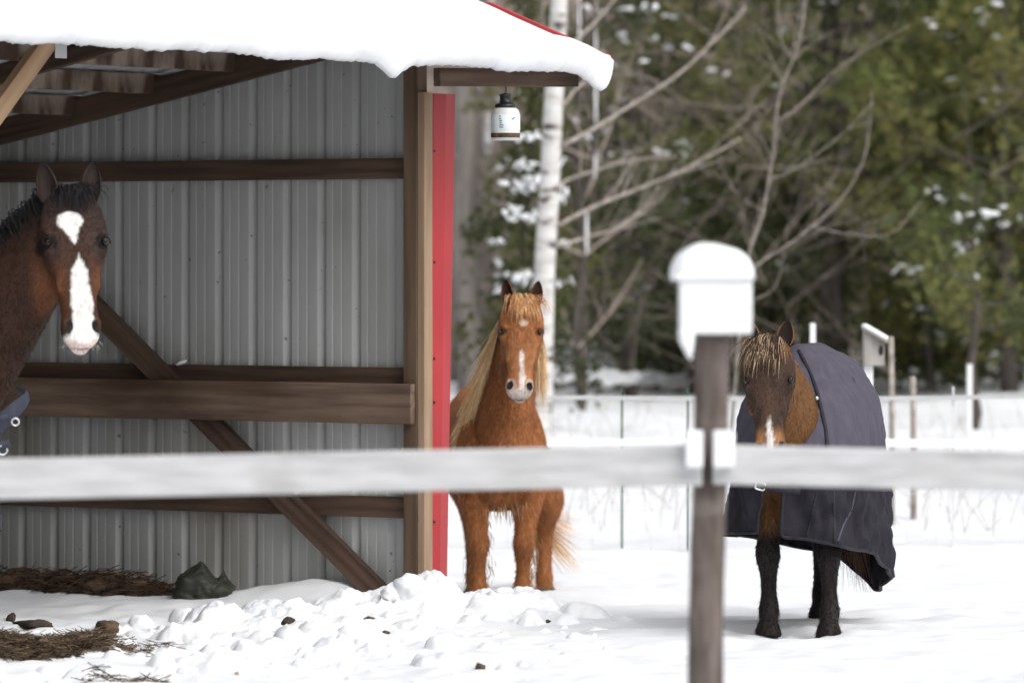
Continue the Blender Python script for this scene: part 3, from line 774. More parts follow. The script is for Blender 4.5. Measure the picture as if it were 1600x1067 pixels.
# ---- bay with blaze, at the left
BAY, BAY2, DK = np.array([.038, .018, .0115]), np.array([.13, .050, .022]), np.array([.014, .011, .011])
def bay_cols(l, s, fo, q, dist):
    n = len(l); c = np.tile(BAY, (n, 1))
    head = (dist < 1.3) & (l > -.2) & (l < 1.06) & (fo > -.42)
    face = head * sstep(.25, .17, np.abs(s)) * sstep(-.38, -.22, fo)
    rust = np.exp(-((np.abs(s) - .12) / .06)**2 - ((l - .62) / .22)**2) * face
    c = c + (BAY2*1.15 - c) * np.clip(rust, 0, 1)[:, None]
    nk = (~head) | (l < .1); c[nk] = c[nk]*.95; c[head] = c[head]*.85
    jaw = face * np.exp(-((l - .45) / .2)**2) * sstep(-.02, -.12, fo); c = c + (BAY2 - c) * (jaw * .7)[:, None]
    dk = head * np.exp(-((l - .36) / .12)**2 - ((np.abs(s) - .12) / .05)**2) * sstep(-.05, .0, fo); c = c + (DK*1.6 - c) * (dk * .75)[:, None]
    top = head * sstep(.22, .02, l); c = c + (DK*1.3 - c) * (top * .7)[:, None]
    # throat lighter rust, crest darker
    th = (~head | (l > .3)) * sstep(-.30, -.48, q[:, 1]) * sstep(1.1, .8, q[:, 2]); c = c + (BAY2*1.2 - c) * (th * sstep(.75, .60, q[:, 2]) * .4)[:, None]
    leg = sstep(.42, .30, q[:, 2]); c = c + (DK - c) * leg[:, None]
    # white: star, blaze, muzzle
    jn = np.array([fbm(a*1.0, b*1.0, 1, 3, 11) for a, b in zip(l, s)])*.012
    front = sstep(-.01, .03, fo) * head
    st = 1 - np.sqrt(((l - .160)/.072)**2 + ((s + .030)/.070)**2) + jn*9
    m1 = sstep(-.06, .16, st)
    m2 = sstep(-.006, .010, .052*(1 - (l - .18)/.17) - np.abs(s + .030 - (l - .20)*.16) + jn) * (l > .18) * (l < .35)
    wbl = np.interp(l, [.38, .44, .52, .62, .72, .80, .88, .96], [-.004, .018, .038, .056, .064, .060, .058, .08])
    m3 = sstep(-.006, .010, wbl - np.abs(s - .004) + jn) * (l > .37) * (l < 1.0)
    m4 = sstep(.90, .95, l - .2*np.abs(s)) * (fo > -.2) * head
    w = np.clip(np.maximum(np.maximum(m1, m2)*front, np.maximum(m3*front, m4)), 0, 1)
    c = c + (np.array([.68, .66, .635]) - c)*w[:, None]
    pink = head & (l > .965) & (fo < .03) & (fo > -.08); c[pink] = (.62, .50, .47)
    nos = head & (((l - .885 - .25*(np.abs(s) - .066)) / .044)**2 + ((np.abs(s) - .074) / .018)**2 < 1) & (fo > -.03); c[nos] = (.012, .010, .010)
    ey = head & (((l - .305)/.055)**2 + ((np.abs(s) - .150)/.05)**2 < 1); c[ey] = c[ey]*.35
    mth = head & (np.abs(fo + .048) < .006) & (l > .88); c[mth] = (.25, .17, .15)
    return c
hl = P(-1, 1, 20.6)
bayloc = (-2.70, 20.80, -.02)
bay = make_horse('horse', 'dark bay horse with white blaze looking out from the left edge', bayloc, 1.50, R(66), P(110, 318, 20.45), .60, R(15), R(20), R(1), bay_cols,
                 voxel=.0085, wide=.95, neckr=1.05, ear_len=.27, ear_out=.14, ear_cols=((.030, .018, .014), (.022, .014, .012), (.010, .008, .008)), fur_n=42000, fur_len=.020,
                 neck_mid=(-.02, .08, -.05), earw=.078, headw=1.26, muzw=.93)
HLb = bay['HL']
def forelock_b(i):
    a = random.gauss(0, .045); p0 = HLb(-.05 + random.uniform(-.03, .03), a*.9, .03)
    e = HLb(-.01 + .10*random.random()**1.8 + .04*math.sin(i//14*2.3), a*1.3 + .02 + .02*math.sin(i//14*1.3) + random.gauss(0, .015), .13)
    return p0, p0 + bay['f']*.05 - bay['d']*.03, e + bay['f']*.02 - bay['d']*.05, e
strands('forelock', bay['root'], forelock_b, 300, lambda i: np.array([.012, .011, .012]) * random.uniform(.5, 1.8), .0045)
NB = bay['neck']
def crest_b(i):
    t = random.uniform(.0, 1); k = t * 20; j = min(19, int(k)); p = NB[j].lerp(NB[j+1], k - j)
    tg = (NB[j+1] - NB[j]).normalized(); up = (Vector((0, 0, 1)) - tg*tg.z).normalized()
    if up.dot(-bay['f']) < -.5: up = -up
    hd = (.235*(1-t)**1.1 + .125*t) * 1.5 * 1.05
    p0 = p + up*(hd - .035) + rv(.012); s2 = random.choice([-1, 1, 1]); side = Vector((-.35, -.8, 0)) if s2 > 0 else Vector((.3, .8, 0))
    ln = random.uniform(.08, .22)
    return p0, p0 + up*.018 + side*.02 + rv(.006), p0 + side*.07 + rv(.015), p0 + side*.10 - up*ln + rv(.03)
strands('mane', bay['root'], crest_b, 1700, lambda i: np.array([.014, .013, .014]) * random.uniform(.5, 2.0), .007)
def whisk_b(i):
    s0 = random.uniform(-.10, .10); p0 = HLb(.97 + random.uniform(-.05, .03), s0, -.08 + random.uniform(-.03, .05)); dr = (bay['d']*.8 + bay['s']*(s0*6) + rv(.3)).normalized()
    e = p0 + dr*random.uniform(.012, .032); return p0, p0 + dr*.01, p0 + dr*.02, e
strands('whiskers', bay['root'], whisk_b, 45, lambda i: np.array([.45, .43, .40]), .0018, 3)
T = bay['T']
def tail_b(i):
    p0 = T((random.gauss(0, .02), .745, .84)); e = T((random.gauss(0, .06), .86 + random.gauss(0, .03), .30 + random.uniform(-.12, .2)))
    return p0, p0 + Vector((0, 0, .03)) + (T((0, .1, 0))), e + Vector((0, 0, .35)), e
strands('tail', bay['root'], tail_b, 350, lambda i: np.array([.012, .011, .012]) * random.uniform(.6, 1.6), .008)

# ---- chestnut pony, flaxen mane
CH, CH2 = np.array([.29, .112, .042]), np.array([.38, .168, .072])
FLAX = np.array([.68, .48, .28])
def ches_cols(l, s, fo, q, dist):
    n = len(l); c = np.tile(CH, (n, 1)); head = (dist < 1.3) & (l > -.15) & (l < 1.04) & (fo > -.24)
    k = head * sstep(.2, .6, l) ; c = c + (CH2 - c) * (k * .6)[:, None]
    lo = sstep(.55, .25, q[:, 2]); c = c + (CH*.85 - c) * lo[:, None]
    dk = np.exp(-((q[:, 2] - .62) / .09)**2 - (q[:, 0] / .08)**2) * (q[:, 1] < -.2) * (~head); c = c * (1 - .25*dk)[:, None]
    muz = head * sstep(.80, .90, l); c = c + (np.array([.34, .22, .16]) - c) * (muz*.7)[:, None]
    jag = .01*np.sin(l*60)
    front = head & (fo > .0)
    st = sstep(-.1, .5, 1 - np.sqrt(((l - .215)/.045)**2 + ((s - .015)/.040)**2)) * front; c = c + (np.array([.66, .52, .42]) - c)*st[:, None]
    jn = np.array([fbm(a, b, 1, 3, 12) for a, b in zip(l, s)])*.010
    m3 = sstep(-.007, .009, np.interp(l, [.47, .54, .62, .72, .82, .92], [-.008, .014, .020, .019, .024, .036]) - np.abs(s - .004 - .05*(l - .5)) + jn) * front * (l < .93)
    c = c + (np.array([.70, .62, .57]) - c)*np.clip(m3, 0, 1)[:, None]
    lp = sstep(.90, .96, l + .15*np.abs(s)) * (fo > -.2) * head; c = c + (np.array([.50, .45, .43]) - c)*(lp*.85)[:, None]
    rim = head & (((l - .885 - .25*(np.abs(s) - .078)) / .070)**2 + ((np.abs(s) - .080) / .046)**2 < 1) & (fo > -.05); c[rim] = (.46, .34, .27)
    nos = head & (((l - .885 - .25*(np.abs(s) - .078)) / .046)**2 + ((np.abs(s) - .080) / .026)**2 < 1) & (fo > -.03); c[nos] = (.014, .012, .013)
    mth = head & (np.abs(fo + .048) < .009) & (l > .88); c[mth] = (.05, .045, .045)
    ey = head & (((l - .305)/.045)**2 + ((np.abs(s) - .150)/.035)**2 < 1); c[ey] = c[ey]*.45
    hf = q[:, 2] < .045; c[hf] = (.12, .09, .07)
    return c
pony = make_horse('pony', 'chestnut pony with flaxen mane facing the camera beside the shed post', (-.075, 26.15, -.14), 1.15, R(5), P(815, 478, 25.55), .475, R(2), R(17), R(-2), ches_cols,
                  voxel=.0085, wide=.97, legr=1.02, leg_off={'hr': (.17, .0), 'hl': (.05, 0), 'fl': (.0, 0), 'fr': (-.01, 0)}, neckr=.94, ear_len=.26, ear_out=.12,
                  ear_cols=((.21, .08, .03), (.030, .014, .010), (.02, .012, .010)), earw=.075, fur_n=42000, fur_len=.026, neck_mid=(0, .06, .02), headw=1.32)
pony['root']['category'] = 'horse'
HLp = pony['HL']; NP = pony['neck']
def flax(): return FLAX * random.uniform(.55, 1.35) * np.array([1, random.uniform(.9, 1.05), random.uniform(.75, 1.15)])
def forelock_p(i):
    a = random.gauss(.0, .05); p0 = HLp(-.06 + random.uniform(-.03, .03), a*.9, .02)
    e = HLp(.04 + .18*random.random()**1.5 + .05*math.sin(i//13*2.1), a*1.3 + .035 + .035*math.sin(i//13*1.7) + random.gauss(0, .012), .135)
    return p0, p0 + pony['f']*.05 - pony['d']*.03, e + pony['f']*.02 - pony['d']*.05, e
strands('forelock', pony['root'], forelock_p, 420, lambda i: (flax()*np.array([.95, .85, .75]) if random.random() < .55 else CH2*random.uniform(.9, 1.5)), .0038)
def npos(t):
    k = max(0, min(.9999, t))*20; j = int(k); return NP[j].lerp(NP[j+1], k - j)
def nhw(t):
    t = max(0, min(1, t)); return (.155*(1-t)**1.2 + .070*t**.8 + .012) * 1.15 * .94
def nside(t, sg, out=.012): return npos(t) + Vector((sg*(nhw(t) + out), -.02, 0))
def mane_p(i):
    left = i % 4 != 0; sg = -1 if left else 1
    t = random.uniform(.30, 1) if left else random.uniform(.75, 1)
    cl = Vector((math.sin(i//17*2.1)*.024, math.cos(i//17*2.9)*.012, math.cos(i//17*1.7)*.05))
    p0 = npos(t) + Vector((sg*.015, .085, .07)) + rv(.01)
    dr = random.uniform(.30, .62) if left else random.uniform(.25, .48)
    e = nside(t - dr, sg, random.uniform(.005, .04)) + rv(.012) + cl
    e.z -= random.uniform(.0, .06)
    if left: e.x -= .03*random.random() * (1 - (t - dr))
    return p0, nside(t, sg, .02) + Vector((0, .03, .04)), nside(t - dr*.45, sg, .018) + cl*.4, e
strands('mane', pony['root'], mane_p, 1500, lambda i: flax()*np.array([1.2, 1.2, 1.2]), .005)
T2 = pony['T']
def tail_p(i):
    p0 = T2((random.gauss(0, .015), .745, .82)); g = random.random()
    e = T2((.36 + .09*g + random.gauss(0, .02), .80 + random.gauss(0, .02), .14 + .02*g + random.uniform(-.06, .22)))
    return p0, p0 + T2((.02, .10, .0)), T2((.17 + random.gauss(0, .015), .86, .36)), e
strands('tail', pony['root'], tail_p, 460, lambda i: flax()*np.array([1.05, .98, .92]), .006)
def feather_p(i):       # long winter hairs down the inside of legs and the belly
    w = random.choice(['fl', 'fr', 'hl', 'hr', 'b', 'b']); 
    if w == 'b':
        p0 = T2((random.uniform(-.10, .14), -.30 + random.uniform(0, .2), .46 + random.uniform(-.02, .03))); ln = random.uniform(.04, .10)
    else:
        x = {'fl': -.06, 'fr': .145, 'hl': -.07, 'hr': .215}[w]; y = -.19 if w[0] == 'f' else .66
        p0 = T2((x + random.gauss(0, .012), y + random.gauss(0, .02), random.uniform(.08, .42))); ln = random.uniform(.03, .08)
    e = p0 + Vector((random.gauss(0, .015), random.gauss(0, .01), -ln)); return p0, p0 + rv(.008), p0.lerp(e, .6) + rv(.008), e
strands('feathering', pony['root'], feather_p, 420, lambda i: np.array([.36, .22, .12]) * random.uniform(.6, 1.4), .004)['kind'] = 'stuff'

# ---- dark pony in a charcoal rug
DB, DB2 = np.array([.050, .030, .022]), np.array([.24, .115, .045])
def dark_cols(l, s, fo, q, dist):
    n = len(l); c = np.tile(DB2*.62, (n, 1)); head = (dist < 1.3) & (l > -.15) & (l < 1.04) & (fo > -.38)
    fr = head * sstep(.02, .16, l); c = c + (DB*1.0 - c) * fr[:, None]
    rust = head * sstep(.68, .80, l) * np.exp(-((np.abs(s) - .06)/.04)**2); c = c + (DB2*1.4 - c) * (rust*.9)[:, None]
    jw = head * sstep(-.03, -.14, fo); c = c + (DB2*.6 - c) * jw[:, None]
    mid = head * np.exp(-(s/.035)**2) * sstep(.3, .4, l); c = c + (np.array([.085, .045, .028]) - c) * (mid*.6)[:, None]
    jn = np.array([fbm(a, b, 1, 3, 12) for a, b in zip(l, s)])*.010
    m3 = sstep(-.007, .009, np.interp(l, [.58, .68, .95], [-.008, .018, .03]) - np.abs(s) + jn) * (fo > 0) * head * (l < .96)
    c = c + (np.array([.60, .56, .52]) - c)*np.clip(m3, 0, 1)[:, None]
    nos = head & (((l - .885)/.048)**2 + ((np.abs(s) - .080)/.026)**2 < 1) & (fo > -.03); c[nos] = (.012, .010, .010)
    leg = sstep(.42, .33, q[:, 2]); c = c + (DK*1.25 - c) * leg[:, None]
    back = sstep(.40, .30, q[:, 2]) * sstep(-.19, -.165, q[:, 1]) * (q[:, 1] < 0) * (q[:, 2] > .09); c = c + (np.array([.13, .085, .06]) - c) * (back*.6)[:, None]
    return c
RUGLOC = (1.30, 22.80, -.02)
rugp = make_horse('pony', 'dark brown pony in a charcoal rug with its head behind the rail', RUGLOC, 1.24, R(-9), P(1201, 542, 21.95), .50, R(-4), R(12), R(1), dark_cols,
                  voxel=.0085, wide=1.0, legr=.92, leg_off={'fl': (.0, -.02), 'fr': (.02, -.07), 'hl': (.10, 0), 'hr': (-.10, 0)}, neckr=.86, ear_len=.215, ear_out=.16,
                  ear_cols=((.17, .085, .04), (.022, .014, .012), (.02, .014, .012)), earw=.082, fur_n=36000, fur_len=.020, neck_mid=(.0, .04, -.06), headw=1.24, rugged=True)
HLr = rugp['HL']
def forelock_r(i):
    a = random.gauss(-.015, .055); p0 = HLr(-.04 + random.uniform(-.03, .02), a*.7, .02)
    e = HLr(.06 + .20*random.random()**1.2 + .06*math.sin(i//19*2.7), a*1.15 - .045 + .04*math.sin(i//19*1.7) + random.gauss(0, .012), .135)
    return p0, p0 + rugp['f']*.05 - rugp['d']*.03, e + rugp['f']*.03 - rugp['d']*.06, e
strands('forelock', rugp['root'], forelock_r, 520, lambda i: (np.array([.34, .24, .15]) if (i//19) % 3 == 1 else np.array([.05, .035, .028])) * random.uniform(.6, 1.3), .0038)
T3 = rugp['T']
def tail_r(i):
    p0 = T3((random.gauss(0, .015), .745, .80)); e = T3((.14 + random.gauss(0, .04), .80, .10 + random.uniform(-.02, .22)))
    return p0, p0 + T3((.0, .10, .0)), T3((.08 + random.gauss(0, .02), .86, .42)), e
strands('tail', rugp['root'], tail_r, 260, lambda i: np.array([.20, .13, .095]) * random.uniform(.4, 1.6), .006)

def make_rug(fr, mat, hem_fn, gap=True, name='rug', folds=.030, lower=None):
    """horse rug: dome of horizontal rings round the trunk, cut by the neckline plane, hem by angle"""
    h, rz = fr['h'], fr['rz']
    HWZ = [(.05, .276), (.20, .272), (.36, .266), (.50, .262), (.62, .255), (.74, .247), (.82, .228), (.88, .195), (.93, .165), (.98, .115), (1.025, .035)]
    FYZ = [(.05, -.435), (.40, -.425), (.60, -.425), (.70, -.41), (.80, -.36), (.88, -.28), (.95, -.18), (1.025, -.08)]
    RYZ = [(.05, .90), (.60, .88), (.78, .87), (.88, .84), (.94, .80), (.98, .72), (1.025, .42)]
    zt = [a[0] for a in HWZ]
    na, nz = 150, 60; vs_ = []; keep = {}
    for k in range(nz + 1):
        for j in range(na):
            ph = 2*math.pi*j/na           # 0 = front centre, +: viewer right (x+)
            zh = hem_fn(ph)
            z = zh + (1.025 - zh) * (k/nz)**.9
            hw = float(np.interp(z, zt, [a[1] for a in HWZ])); fy = float(np.interp(z, [a[0] for a in FYZ], [a[1] for a in FYZ])); ry = float(np.interp(z, [a[0] for a in RYZ], [a[1] for a in RYZ]))
            yc, hl_ = (fy + ry)/2, (ry - fy)/2
            e = 2.9 if z < .9 else 2.4
            sx_ = math.copysign(abs(math.sin(ph))**(2/e), math.sin(ph)); cy_ = -math.copysign(abs(math.cos(ph))**(2/e), math.cos(ph))
            x = sx_*hw; y = yc + cy_*hl_
            am = folds * (.30 + .70*float(sstep(.85, .35, z)))
            fo = am * (math.sin(x*27 + y*15 + z*9) * .35 + 1.3*fbm(x*2.6 + z*.9, y*2.6 - z*.9, z*.5, 4, 2.4) - .7*abs(fbm(x*4 - z*2.2, y*4 + z*2.2, 3, 2, 2.0)))
            wob = .008 * fbm(x, y, z, 3, 6)
            rad = Vector((sx_, cy_, 0)); rad.normalize()
            x += rad.x*(fo + wob); y += rad.y*(fo + wob)
            vs_.append(Vector((x, y, z)))
    def cut(p):
        # neckline plane and chest gap
        if (p.z - .60) * .62 - (p.y + .42) * .80 > .078 and p.z > .58 and p.y < .0: return True
        return False
    fs = []
    for k in range(nz):
        for j in range(na):
            q = (k*na+j, k*na+(j+1) % na, (k+1)*na+(j+1) % na, (k+1)*na+j)
            c = sum((vs_[i] for i in q), Vector()) / 4
            if cut(c): continue
            if gap and c.y < -.30 and c.z < .58 and -.085 - (.58 - c.z)*.15 < c.x < -.050 + (.58-c.z)*.03: continue
            fs.append(q)
    fs.append(tuple(nz*na + j for j in range(na)))
    vs2 = [rot2(v*h, rz) for v in vs_]
    bm = bmesh.new(); bv = [bm.verts.new(v) for v in vs2]
    for q in fs: bm.faces.new([bv[i] for i in q])
    bmesh.ops.delete(bm, geom=[v for v in bm.verts if not v.link_faces], context='VERTS')
    bmesh.ops.recalc_face_normals(bm, faces=bm.faces)
    for _ in range(9):
        bmesh.ops.smooth_vert(bm, verts=[v for v in bm.verts if v.is_boundary], factor=.5, use_axis_x=True, use_axis_y=True, use_axis_z=True)
    # binding: boundary loops as tubes
    loops = []; seen = set()
    for e in bm.edges:
        if e.is_boundary and e not in seen:
            chain = [e.verts[0].co.copy()]; cur = e.verts[1]; prev = e; seen.add(e); start = e.verts[0]
            while True:
                chain.append(cur.co.copy())
                nx_ = [g for g in cur.link_edges if g.is_boundary and g not in seen]
                if not nx_ or cur == start: break
                prev = nx_[0]; seen.add(prev); cur = prev.other_vert(cur)
            loops.append(chain)
    me = bpy.data.meshes.new(name); bm.to_mesh(me); bm.free()
    rug = link(name, me, mat, fr['root'], smooth=True)
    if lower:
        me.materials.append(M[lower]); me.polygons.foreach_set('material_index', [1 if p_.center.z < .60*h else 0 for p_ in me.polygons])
    md = rug.modifiers.new('t', 'SOLIDIFY'); md.thickness = .008; md.offset = 0
    mb = MB()
    for ch in loops:
        if len(ch) > 6: mb.tube(ch, .0085, 6)
    mb.build('binding', 'binding', rug, smooth=True)
    return rug
def hem_r(ph):
    a = math.degrees(ph); a = a - 360 if a > 180 else a      # -180..180, + = viewer right
    return float(np.interp(a, [-180, -120, -60, -25, -14, -6, 10, 40, 62, 75, 90, 110, 130, 145, 160, 180], [.22, .28, .35, .36, .36, .35, .335, .300, .285, .27, .20, .12, .085, .08, .14, .22]))
M['rug_lower'] = nmat('rug_lower', (.020, .018, .024), (.030, .028, .036), (26, 26, 8), .85, .35, 5, .3, .7, .008, spec=.08)  # darker lower cloth, mostly shade under top light put into the colour
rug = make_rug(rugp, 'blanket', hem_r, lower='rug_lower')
tag(rug, 'charcoal grey weatherproof pony rug with dark binding')
def ring_obj(name, c, ax, ay, r, tr, parent, mat='metal_ring', sq=False):
    mb = MB(); pts = []
    for k in range(25):
        a = 2*math.pi*k/24; e = 4 if sq else 2
        pts.append(Vector(c) + ax*(math.copysign(abs(math.cos(a))**(2/e), math.cos(a))*r) + ay*(math.copysign(abs(math.sin(a))**(2/e), math.sin(a))*r*(.8 if sq else 1)))
    mb.tube(pts, tr, 6); return mb.build(name, mat, parent, smooth=True)
lr = Vector(RUGLOC)
bp_ = P(1188, 759, 22.18) - lr
ring_obj('buckle', bp_, Vector((.9, 0, -.25)), Vector((.25, 0, .9)), .022, .004, rug, sq=True)
mb = MB(); a = bp_ + Vector((.012, .01, -.004)); mb.tube([a, a + Vector((.06, .0, -.01)), a + Vector((.16, .03, -.02))], [.016, .016, .016], 8); mb.build('chest_strap', 'binding', rug, smooth=True)
mb = MB(); c0 = P(1276, 622, 22.35) - lr
mb.ellipsoid(c0, [Vector((.009, 0, 0)), Vector((0, .009, 0)), Vector((0, 0, .009))], 8, 6); mb.build('neck_snap', 'metal_ring', rug, smooth=True)
# neck binding and panel seams: lines sewn onto the rug's own surface
from mathutils.bvhtree import BVHTree
rug_bvh = BVHTree.FromPolygons([v.co.copy() for v in rug.data.vertices], [tuple(p_.vertices) for p_ in rug.data.polygons])
eye_pt = Vector((0, 0, CAMZ)) - lr
def sewn(name, pxs, r, mat):
    pts = []
    for x, y, _ in catmull([(a, b, 0) for a, b in pxs], 8):
        dr = (P(float(x), float(y), 22.0) - lr) - eye_pt; hit = rug_bvh.ray_cast(eye_pt, dr.normalized())
        if hit[0] is not None and (not pts or (hit[0] - pts[-1]).length < .12): pts.append(hit[0] - dr.normalized()*.004)
    if len(pts) > 3:
        mb = MB(); mb.tube(pts, r, 6); mb.build(name, mat, rug, smooth=True)
sewn('neck_binding', [(1248, 548), (1262, 575), (1274, 605), (1283, 640), (1290, 675), (1294, 710)], .010, 'binding')
sewn('seam', [(1276, 768), (1266, 815), (1254, 858)], .0045, 'binding')
sewn('seam', [(1302, 766), (1303, 815), (1304, 862)], .0065, 'binding')
sewn('pleat', [(1336, 768), (1330, 795), (1318, 820), (1309, 845)], .005, 'blanket')
sewn('seam', [(1300, 560), (1330, 620), (1344, 690)], .003, 'blanket')

# rug of the bay horse: only its collar corner and chest straps come into the frame
def hem_b(ph):
    return .36
rugb = make_rug(bay, 'blanket_navy', hem_b, gap=True, name='rug', folds=.008)
tag(rugb, 'navy horse rug with chest straps')
bl = Vector(bayloc)
mb = MB(); pts = [P(-40, 700, 20.1), P(-5, 668, 20.08), P(14, 650, 20.07), P(32, 634, 20.09), P(44, 620, 20.14), P(40, 613, 20.2), P(22, 607, 20.3)]
mb2 = MB()
vs_ = []
for i, p in enumerate(pts):
    q = p - bl; w = [.05, .05, .045, .04, .022, .02, .018][i]; vs_ += [q + Vector((-.010, 0, w*.9)), q + Vector((.006, -.006, -w*.9))]
mb2.add(vs_, [(2*i, 2*i+2, 2*i+3, 2*i+1) for i in range(len(pts)-1)])
o = mb2.build('collar_flap', 'blanket_navy', rugb, smooth=True); md = o.modifiers.new('t', 'SOLIDIFY'); md.thickness = .012
ss = o.modifiers.new('s', 'SUBSURF'); ss.levels = 2; ss.render_levels = 2
ring_obj('ring', P(24, 659, 20.06) - bl, Vector((1, .2, 0)), Vector((0, 0, 1)), .014, .003, rugb)
ring_obj('ring', P(4, 703, 20.06) - bl, Vector((1, .2, 0)), Vector((0, 0, 1)), .018, .003, rugb)
for y0, y1 in ((648, 664), (690, 712)):
    mb = MB(); mb.tube([P(-40, y0 + 12, 20.09) - bl, P(-5, y0 + 6, 20.08) - bl, P(14, y0 + 4, 20.07) - bl], [.02, .02, .018], 8); mb.build('strap', 'blanket_navy', rugb, smooth=True)

# ------------------------------------------------------------------ hay, straw, tarp, dung
def straw(name, label, centers, n, cols, lmin, lmax, thick, rad=.0016, top=.0):
    V = []; Fc = []; C = []
    for i in range(n):
        (cx, cy, rx, ry) = random.choice(centers)
        a = random.uniform(0, 2*math.pi); rr_ = math.sqrt(random.random()); x = cx + math.cos(a)*rx*rr_; y = cy + math.sin(a)*ry*rr_
        z = max(gz(x, y), heap_z(x, y) if x < .7 and 19.7 < y < 24.2 and x > -2.55 else -9) + random.random()**1.3 * thick*(1.05 - rr_**2) + .004
        an = random.uniform(0, math.pi*2); el = random.gauss(0, .16) + (top if random.random() < .08 else 0); L_ = random.uniform(lmin, lmax)
        dv = Vector((math.cos(an)*math.cos(el), math.sin(an)*math.cos(el), math.sin(el))); p = Vector((x, y, z))
        bend = Vector((random.gauss(0, .2), random.gauss(0, .2), random.gauss(0, .2)))*L_*.25
        o = len(V); w = rad*random.uniform(.6, 1.5)
        for k in range(3):
            t = k/2 - .5; q = p + dv*(t*L_) + bend*(4*t*t)
            q.z = max(q.z, gz(q.x, q.y) - .01)
            V += [q + Vector((0, 0, w)), q + Vector((w, w, -w)), q + Vector((-w, -w, -w))]
        for k in range(2):
            for j in range(3): Fc.append((o+k*3+j, o+k*3+(j+1) % 3, o+k*3+3+(j+1) % 3, o+k*3+3+j))
        C += [tuple(np.array(random.choice(cols))*random.uniform(.6, 1.3))]*9
    me = bpy.data.meshes.new(name); me.from_pydata([tuple(v) for v in V], [], Fc); setcol(me, np.clip(np.array(C), 0, 1))
    o = link(name, me, 'hay'); tag(o, label, 'hay', kind='stuff'); return o
HAY = [(.12, .085, .052), (.075, .050, .032), (.17, .125, .08), (.04, .027, .019)]
c = [P(40, 1024, 21.0), P(100, 1016, 21.1), P(10, 1030, 20.9)]
straw('hay_litter', 'brown hay scattered on the snow at the lower left corner', [(c[0].x, c[0].y, .24, .22), (c[1].x, c[1].y, .18, .16), (c[2].x, c[2].y, .2, .2)], 6000, HAY, .06, .2, .07, .0011)
c = [P(215, 1012, 21.3), P(240, 1035, 20.9), P(160, 1060, 20.0), P(230, 1062, 19.95), P(95, 985, 22.2), P(205, 1000, 21.6)]
straw('hay_wisps', 'thin hay wisps strewn over the churned snow', [(p.x, p.y, .09, .12) for p in c], 260, HAY, .05, .14, .015, .0014, .3)
STR = [(.045, .026, .016), (.026, .017, .012), (.08, .048, .028)]  # straw tones lowered to carry the deep shade inside the shed
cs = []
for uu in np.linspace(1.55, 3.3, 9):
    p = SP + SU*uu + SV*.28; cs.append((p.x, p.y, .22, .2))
straw('straw_bedding', 'shade-toned trampled straw bedding along the foot of the shed wall', cs, 5200, STR, .06, .2, .11)
mb = MB()
for uu in np.linspace(1.6, 3.4, 12):
    p = SP + SU*uu + SV*(.26 + .06*math.sin(uu*9)); deform_ico(mb, (p.x, p.y, gz(p.x, p.y) + .02), .15, uu*4, 3, .45, .4)
o = mb.build('dung_bed', 'manure', None, smooth=True); tag(o, 'dark packed dung under the straw along the shed wall', 'dung', kind='stuff')
# tarp bundle
p = P(315, 918, 24.75); p.z = gz(p.x, p.y)
mb = MB(); bm = bmesh.new(); bmesh.ops.create_icosphere(bm, subdivisions=5, radius=1); vs_ = []
for v in bm.verts:
    c = v.co; n = 1 + .30*mnoise.noise(c*1.6 + Vector((3.1, 7, 1))) + .16*abs(mnoise.noise(c*3.6 + Vector((1, 2, 9)))) + .10*abs(mnoise.noise(c*8 + Vector((5, 2, 3))))
    z = c.z*.098*n + .02; x = c.x*.15*n; 
    z += .045*math.exp(-((x + .0)/.04)**2)*max(0, c.z) - .035*math.exp(-((x - .07)/.03)**2)*max(0, c.z) + .012*math.exp(-((x - .115)/.02)**2)*max(0, c.z)
    vs_.append((x, c.y*.12*n, max(z, -.05)))
mb.add(vs_, [tuple(q.index for q in f.verts) for f in bm.faces]); bm.free()
o = mb.build('tarp_bundle', 'tarp', None, p, smooth=True); tag(o, 'crumpled dark olive tarp bundle lying against the shed wall', 'tarp')
# dung and bare earth spots
for i, (px, py, Y, r, m_, lab) in enumerate([(168, 1006, 21.35, .048, 'manure', 'brown round dung clod on the snow right of the hay'),
        (52, 966, 22.9, .095, 'earth', 'dark bare earth hole in the shaded snow at left'), (18, 953, 23.4, .03, 'earth', 'small dark clod left of the earth hole'),
        (192, 980, 22.3, .020, 'manure', 'small flat dark clod on the snow above the dung clod'), (450, 994, 21.9, .030, 'earth', 'dark clod showing under the snow lumps below the wall'),
        (578, 966, 22.6, .034, 'manure', 'brown clod wedged between snow lumps below the brace foot'), (601, 990, 22.1, .018, 'manure', 'tiny dark clod below the largest snow lump'),
        (750, 1038, 20.6, .022, 'manure', 'tan dung clod on the smooth snow below the pony'), (857, 945, 23.1, .018, 'earth', 'small dark hole in the snow right of the heap'),
        (262, 1001, 21.6, .012, 'manure', 'tiny brown crumb right of the hay wisps'), (370, 1050, 20.25, .014, 'hay_clod', 'tiny yellow crumb near the lower edge')]):
    p = P(px, py, Y); p.z = gz(p.x, p.y)
    mb = MB()
    if m_ == 'hay_clod': m_ = 'wood_new'
    deform_ico(mb, (0, 0, 0), r, 90 + i*2.7, 3, .16 if m_ == 'earth' and r > .05 else .7, .5)
    z = max(p.z, heap_z(p.x, p.y)) + (r*.25 if r < .06 else .002)
    o = mb.build('dung_clod' if m_ != 'earth' else 'earth_clod', m_, None, (p.x, p.y, z), smooth=True); tag(o, lab, 'clod')

